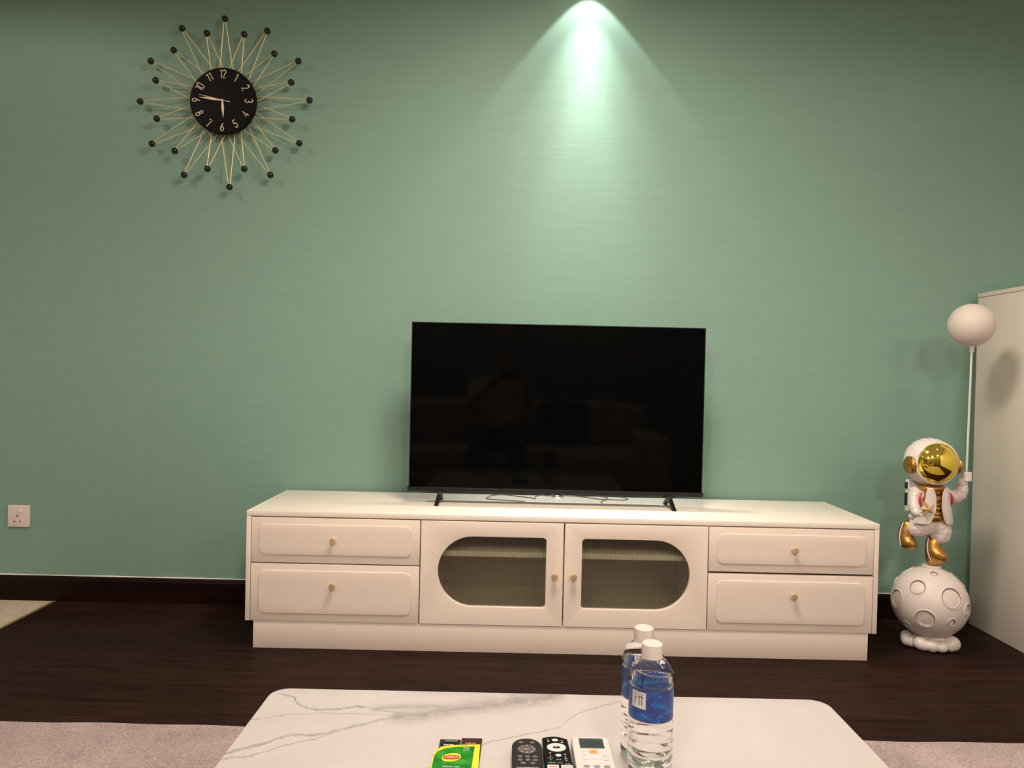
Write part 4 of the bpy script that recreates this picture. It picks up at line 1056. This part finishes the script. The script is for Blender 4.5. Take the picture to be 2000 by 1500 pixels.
# ------------------------------------------------------------------ the person taking the picture, seated on the sofa (mirrored faintly in the screen)
m_skin = mat('skin', (0.50, 0.30, 0.20), 0.5)
m_hair = mat('black_hair', (0.012, 0.010, 0.009), 0.5)
m_tee = mat('light_cotton', (0.62, 0.56, 0.48), 0.85)
m_jean = mat('dark_denim', (0.02, 0.025, 0.045), 0.85)
PX = -0.09
person = thing('person', 'person in a light t-shirt and dark trousers sitting on the sofa, holding up a phone', 'person', (PX, -3.55, 0))
HX, HY, HZ = PX + 0.01, -3.560, 1.030
body = []
body.append(((HX, HY, HZ + 0.022, 0.083), (HX, HY + 0.006, HZ - 0.020, 0.074), (HX, HY + 0.020, HZ - 0.062, 0.052), (HX, HY + 0.022, HZ - 0.078, 0.040)))
body.append(((HX, HY - 0.030, HZ + 0.030, 0.078),))
body.append(((HX, HY + 0.080, HZ - 0.002, 0.012), (HX, HY + 0.094, HZ - 0.020, 0.0135)))                       # nose
body.append(((HX - 0.020, HY + 0.076, HZ - 0.048, 0.0085), (HX, HY + 0.081, HZ - 0.047, 0.010), (HX + 0.020, HY + 0.076, HZ - 0.048, 0.0085)))   # lips
for s_ in (-1, 1): body.append(((HX + s_ * 0.082, HY - 0.004, HZ + 0.012, 0.010), (HX + s_ * 0.084, HY - 0.002, HZ - 0.020, 0.008)))          # ears
body.append(((HX, HY - 0.015, HZ - 0.070, 0.052), (PX, HY - 0.025, 0.890, 0.055), (PX, -3.600, 0.830, 0.085)))                               # neck
body.append(((PX, -3.610, 0.830, 0.085), (PX, -3.615, 0.640, 0.100), (PX, -3.600, 0.460, 0.110)))
for s_ in (-1, 1):
    sh_ = (PX + s_ * 0.165, -3.600, 0.835); el = (PX + s_ * 0.235, -3.360, 0.680); wr = (0.0 + s_ * 0.098, -3.020, 0.885)
    body.append(((PX, -3.600, 0.840, 0.070), (*sh_, 0.052), (*el, 0.040), (el[0] * 0.6 + wr[0] * 0.4, -3.230, 0.760, 0.038), (*wr, 0.026)))
    hx = s_ * 0.090
    body.append(((*wr, 0.026), (s_ * 0.094, -2.985, 0.905, 0.027), (s_ * 0.093, -2.965, 0.920, 0.023)))
    for k in range(4):                                                                                                                         # fingers closing round the phone's edge
        z = 0.948 - 0.019 * k; L = (0.020, 0.024, 0.021, 0.015)[k]
        body.append(((s_ * 0.094, -2.962, z - 0.004, 0.0095), (s_ * 0.0925, -2.935, z, 0.0088), (s_ * 0.084, -2.9135, z + 0.001, 0.0080), (s_ * (0.084 - L * 0.4), -2.9095, z + 0.001, 0.0070)))
    body.append(((s_ * 0.088, -2.972, 0.905, 0.0115), (s_ * 0.074, -2.952, 0.890, 0.0100), (s_ * 0.058, -2.9445, 0.896, 0.0090)))              # thumb on the screen side
    hip = (PX + s_ * 0.095, -3.580, 0.435); kn = (PX + s_ * 0.150, -3.170, 0.480); an = (PX + s_ * 0.150, -3.060, 0.105)
    body.append(((*hip, 0.090), (*kn, 0.058), (kn[0], kn[1] + 0.030, 0.400, 0.052), (*an, 0.034)))
    body.append(((an[0], an[1] - 0.020, 0.055, 0.036), (an[0], -2.960, 0.046, 0.034), (an[0] + s_ * 0.012, -2.870, 0.036, 0.024)))
bb = obj('body', fuse(balls(body, step=0.35), 0.0055, 3), m_skin, person)
for s_ in (-1, 1):
    e = ellipsoid((HX + s_ * 0.031, HY + 0.0715, HZ + 0.012), (0.0125, 0.010, 0.0075)); obj('eye', e, mat('eye_dark', (0.03, 0.02, 0.015), 0.2), bb)
# hair: a cap over the crown and back of the head
b = bmesh.new(); bmesh.ops.create_icosphere(b, subdivisions=4, radius=1)
for v in b.verts:
    n = v.co.copy(); v.co = Vector((HX + n.x * 0.094, HY - 0.016 + n.y * 0.106, HZ + 0.034 + n.z * 0.092))
cut = [v for v in b.verts if (v.co.y > HY + 0.035 and v.co.z < HZ + 0.062) or v.co.z < HZ - 0.045]
bmesh.ops.delete(b, geom=cut, context='VERTS')
bmesh.ops.solidify(b, geom=b.faces[:] + b.edges[:] + b.verts[:], thickness=0.012)
obj('hair', b, m_hair, bb)
tee = [((PX, -3.600, 0.838, 0.082), (PX, -3.610, 0.730, 0.118), (PX, -3.615, 0.600, 0.125), (PX, -3.600, 0.475, 0.132)),
       ((PX - 0.075, -3.605, 0.775, 0.098), (PX + 0.075, -3.605, 0.775, 0.098)), ((PX - 0.07, -3.615, 0.62, 0.095), (PX + 0.07, -3.615, 0.62, 0.095)), ((PX - 0.07, -3.60, 0.48, 0.10), (PX + 0.07, -3.60, 0.48, 0.10))]
for s_ in (-1, 1): tee.append(((PX + s_ * 0.12, -3.602, 0.836, 0.068), (PX + s_ * 0.168, -3.595, 0.828, 0.066), (PX + s_ * 0.206, -3.460, 0.740, 0.060)))
obj('t_shirt', fuse(balls(tee, step=0.35), 0.008, 5), m_tee, person)
jn = [((PX - 0.08, -3.595, 0.437, 0.105), (PX + 0.08, -3.595, 0.437, 0.105))]
for s_ in (-1, 1):
    x = PX + s_ * 0.150
    jn.append(((PX + s_ * 0.095, -3.580, 0.435, 0.100), (x, -3.170, 0.480, 0.074), (x, -3.140, 0.400, 0.070), (x, -3.070, 0.150, 0.058)))
obj('trousers', fuse(balls(jn, step=0.35), 0.008, 5), m_jean, person)
ph = thing('phone', 'dark phone held up sideways in both hands of the seated person', 'phone', (0.0, -2.930, 0.885))
obj('phone_body', box(-0.078, 0.078, -2.9365, -2.9285, 0.886, 0.962, 0.003, 3), m_blkr, ph)
obj('phone_screen', box(-0.074, 0.074, -2.9372, -2.9364, 0.889, 0.959), m_screen, ph)
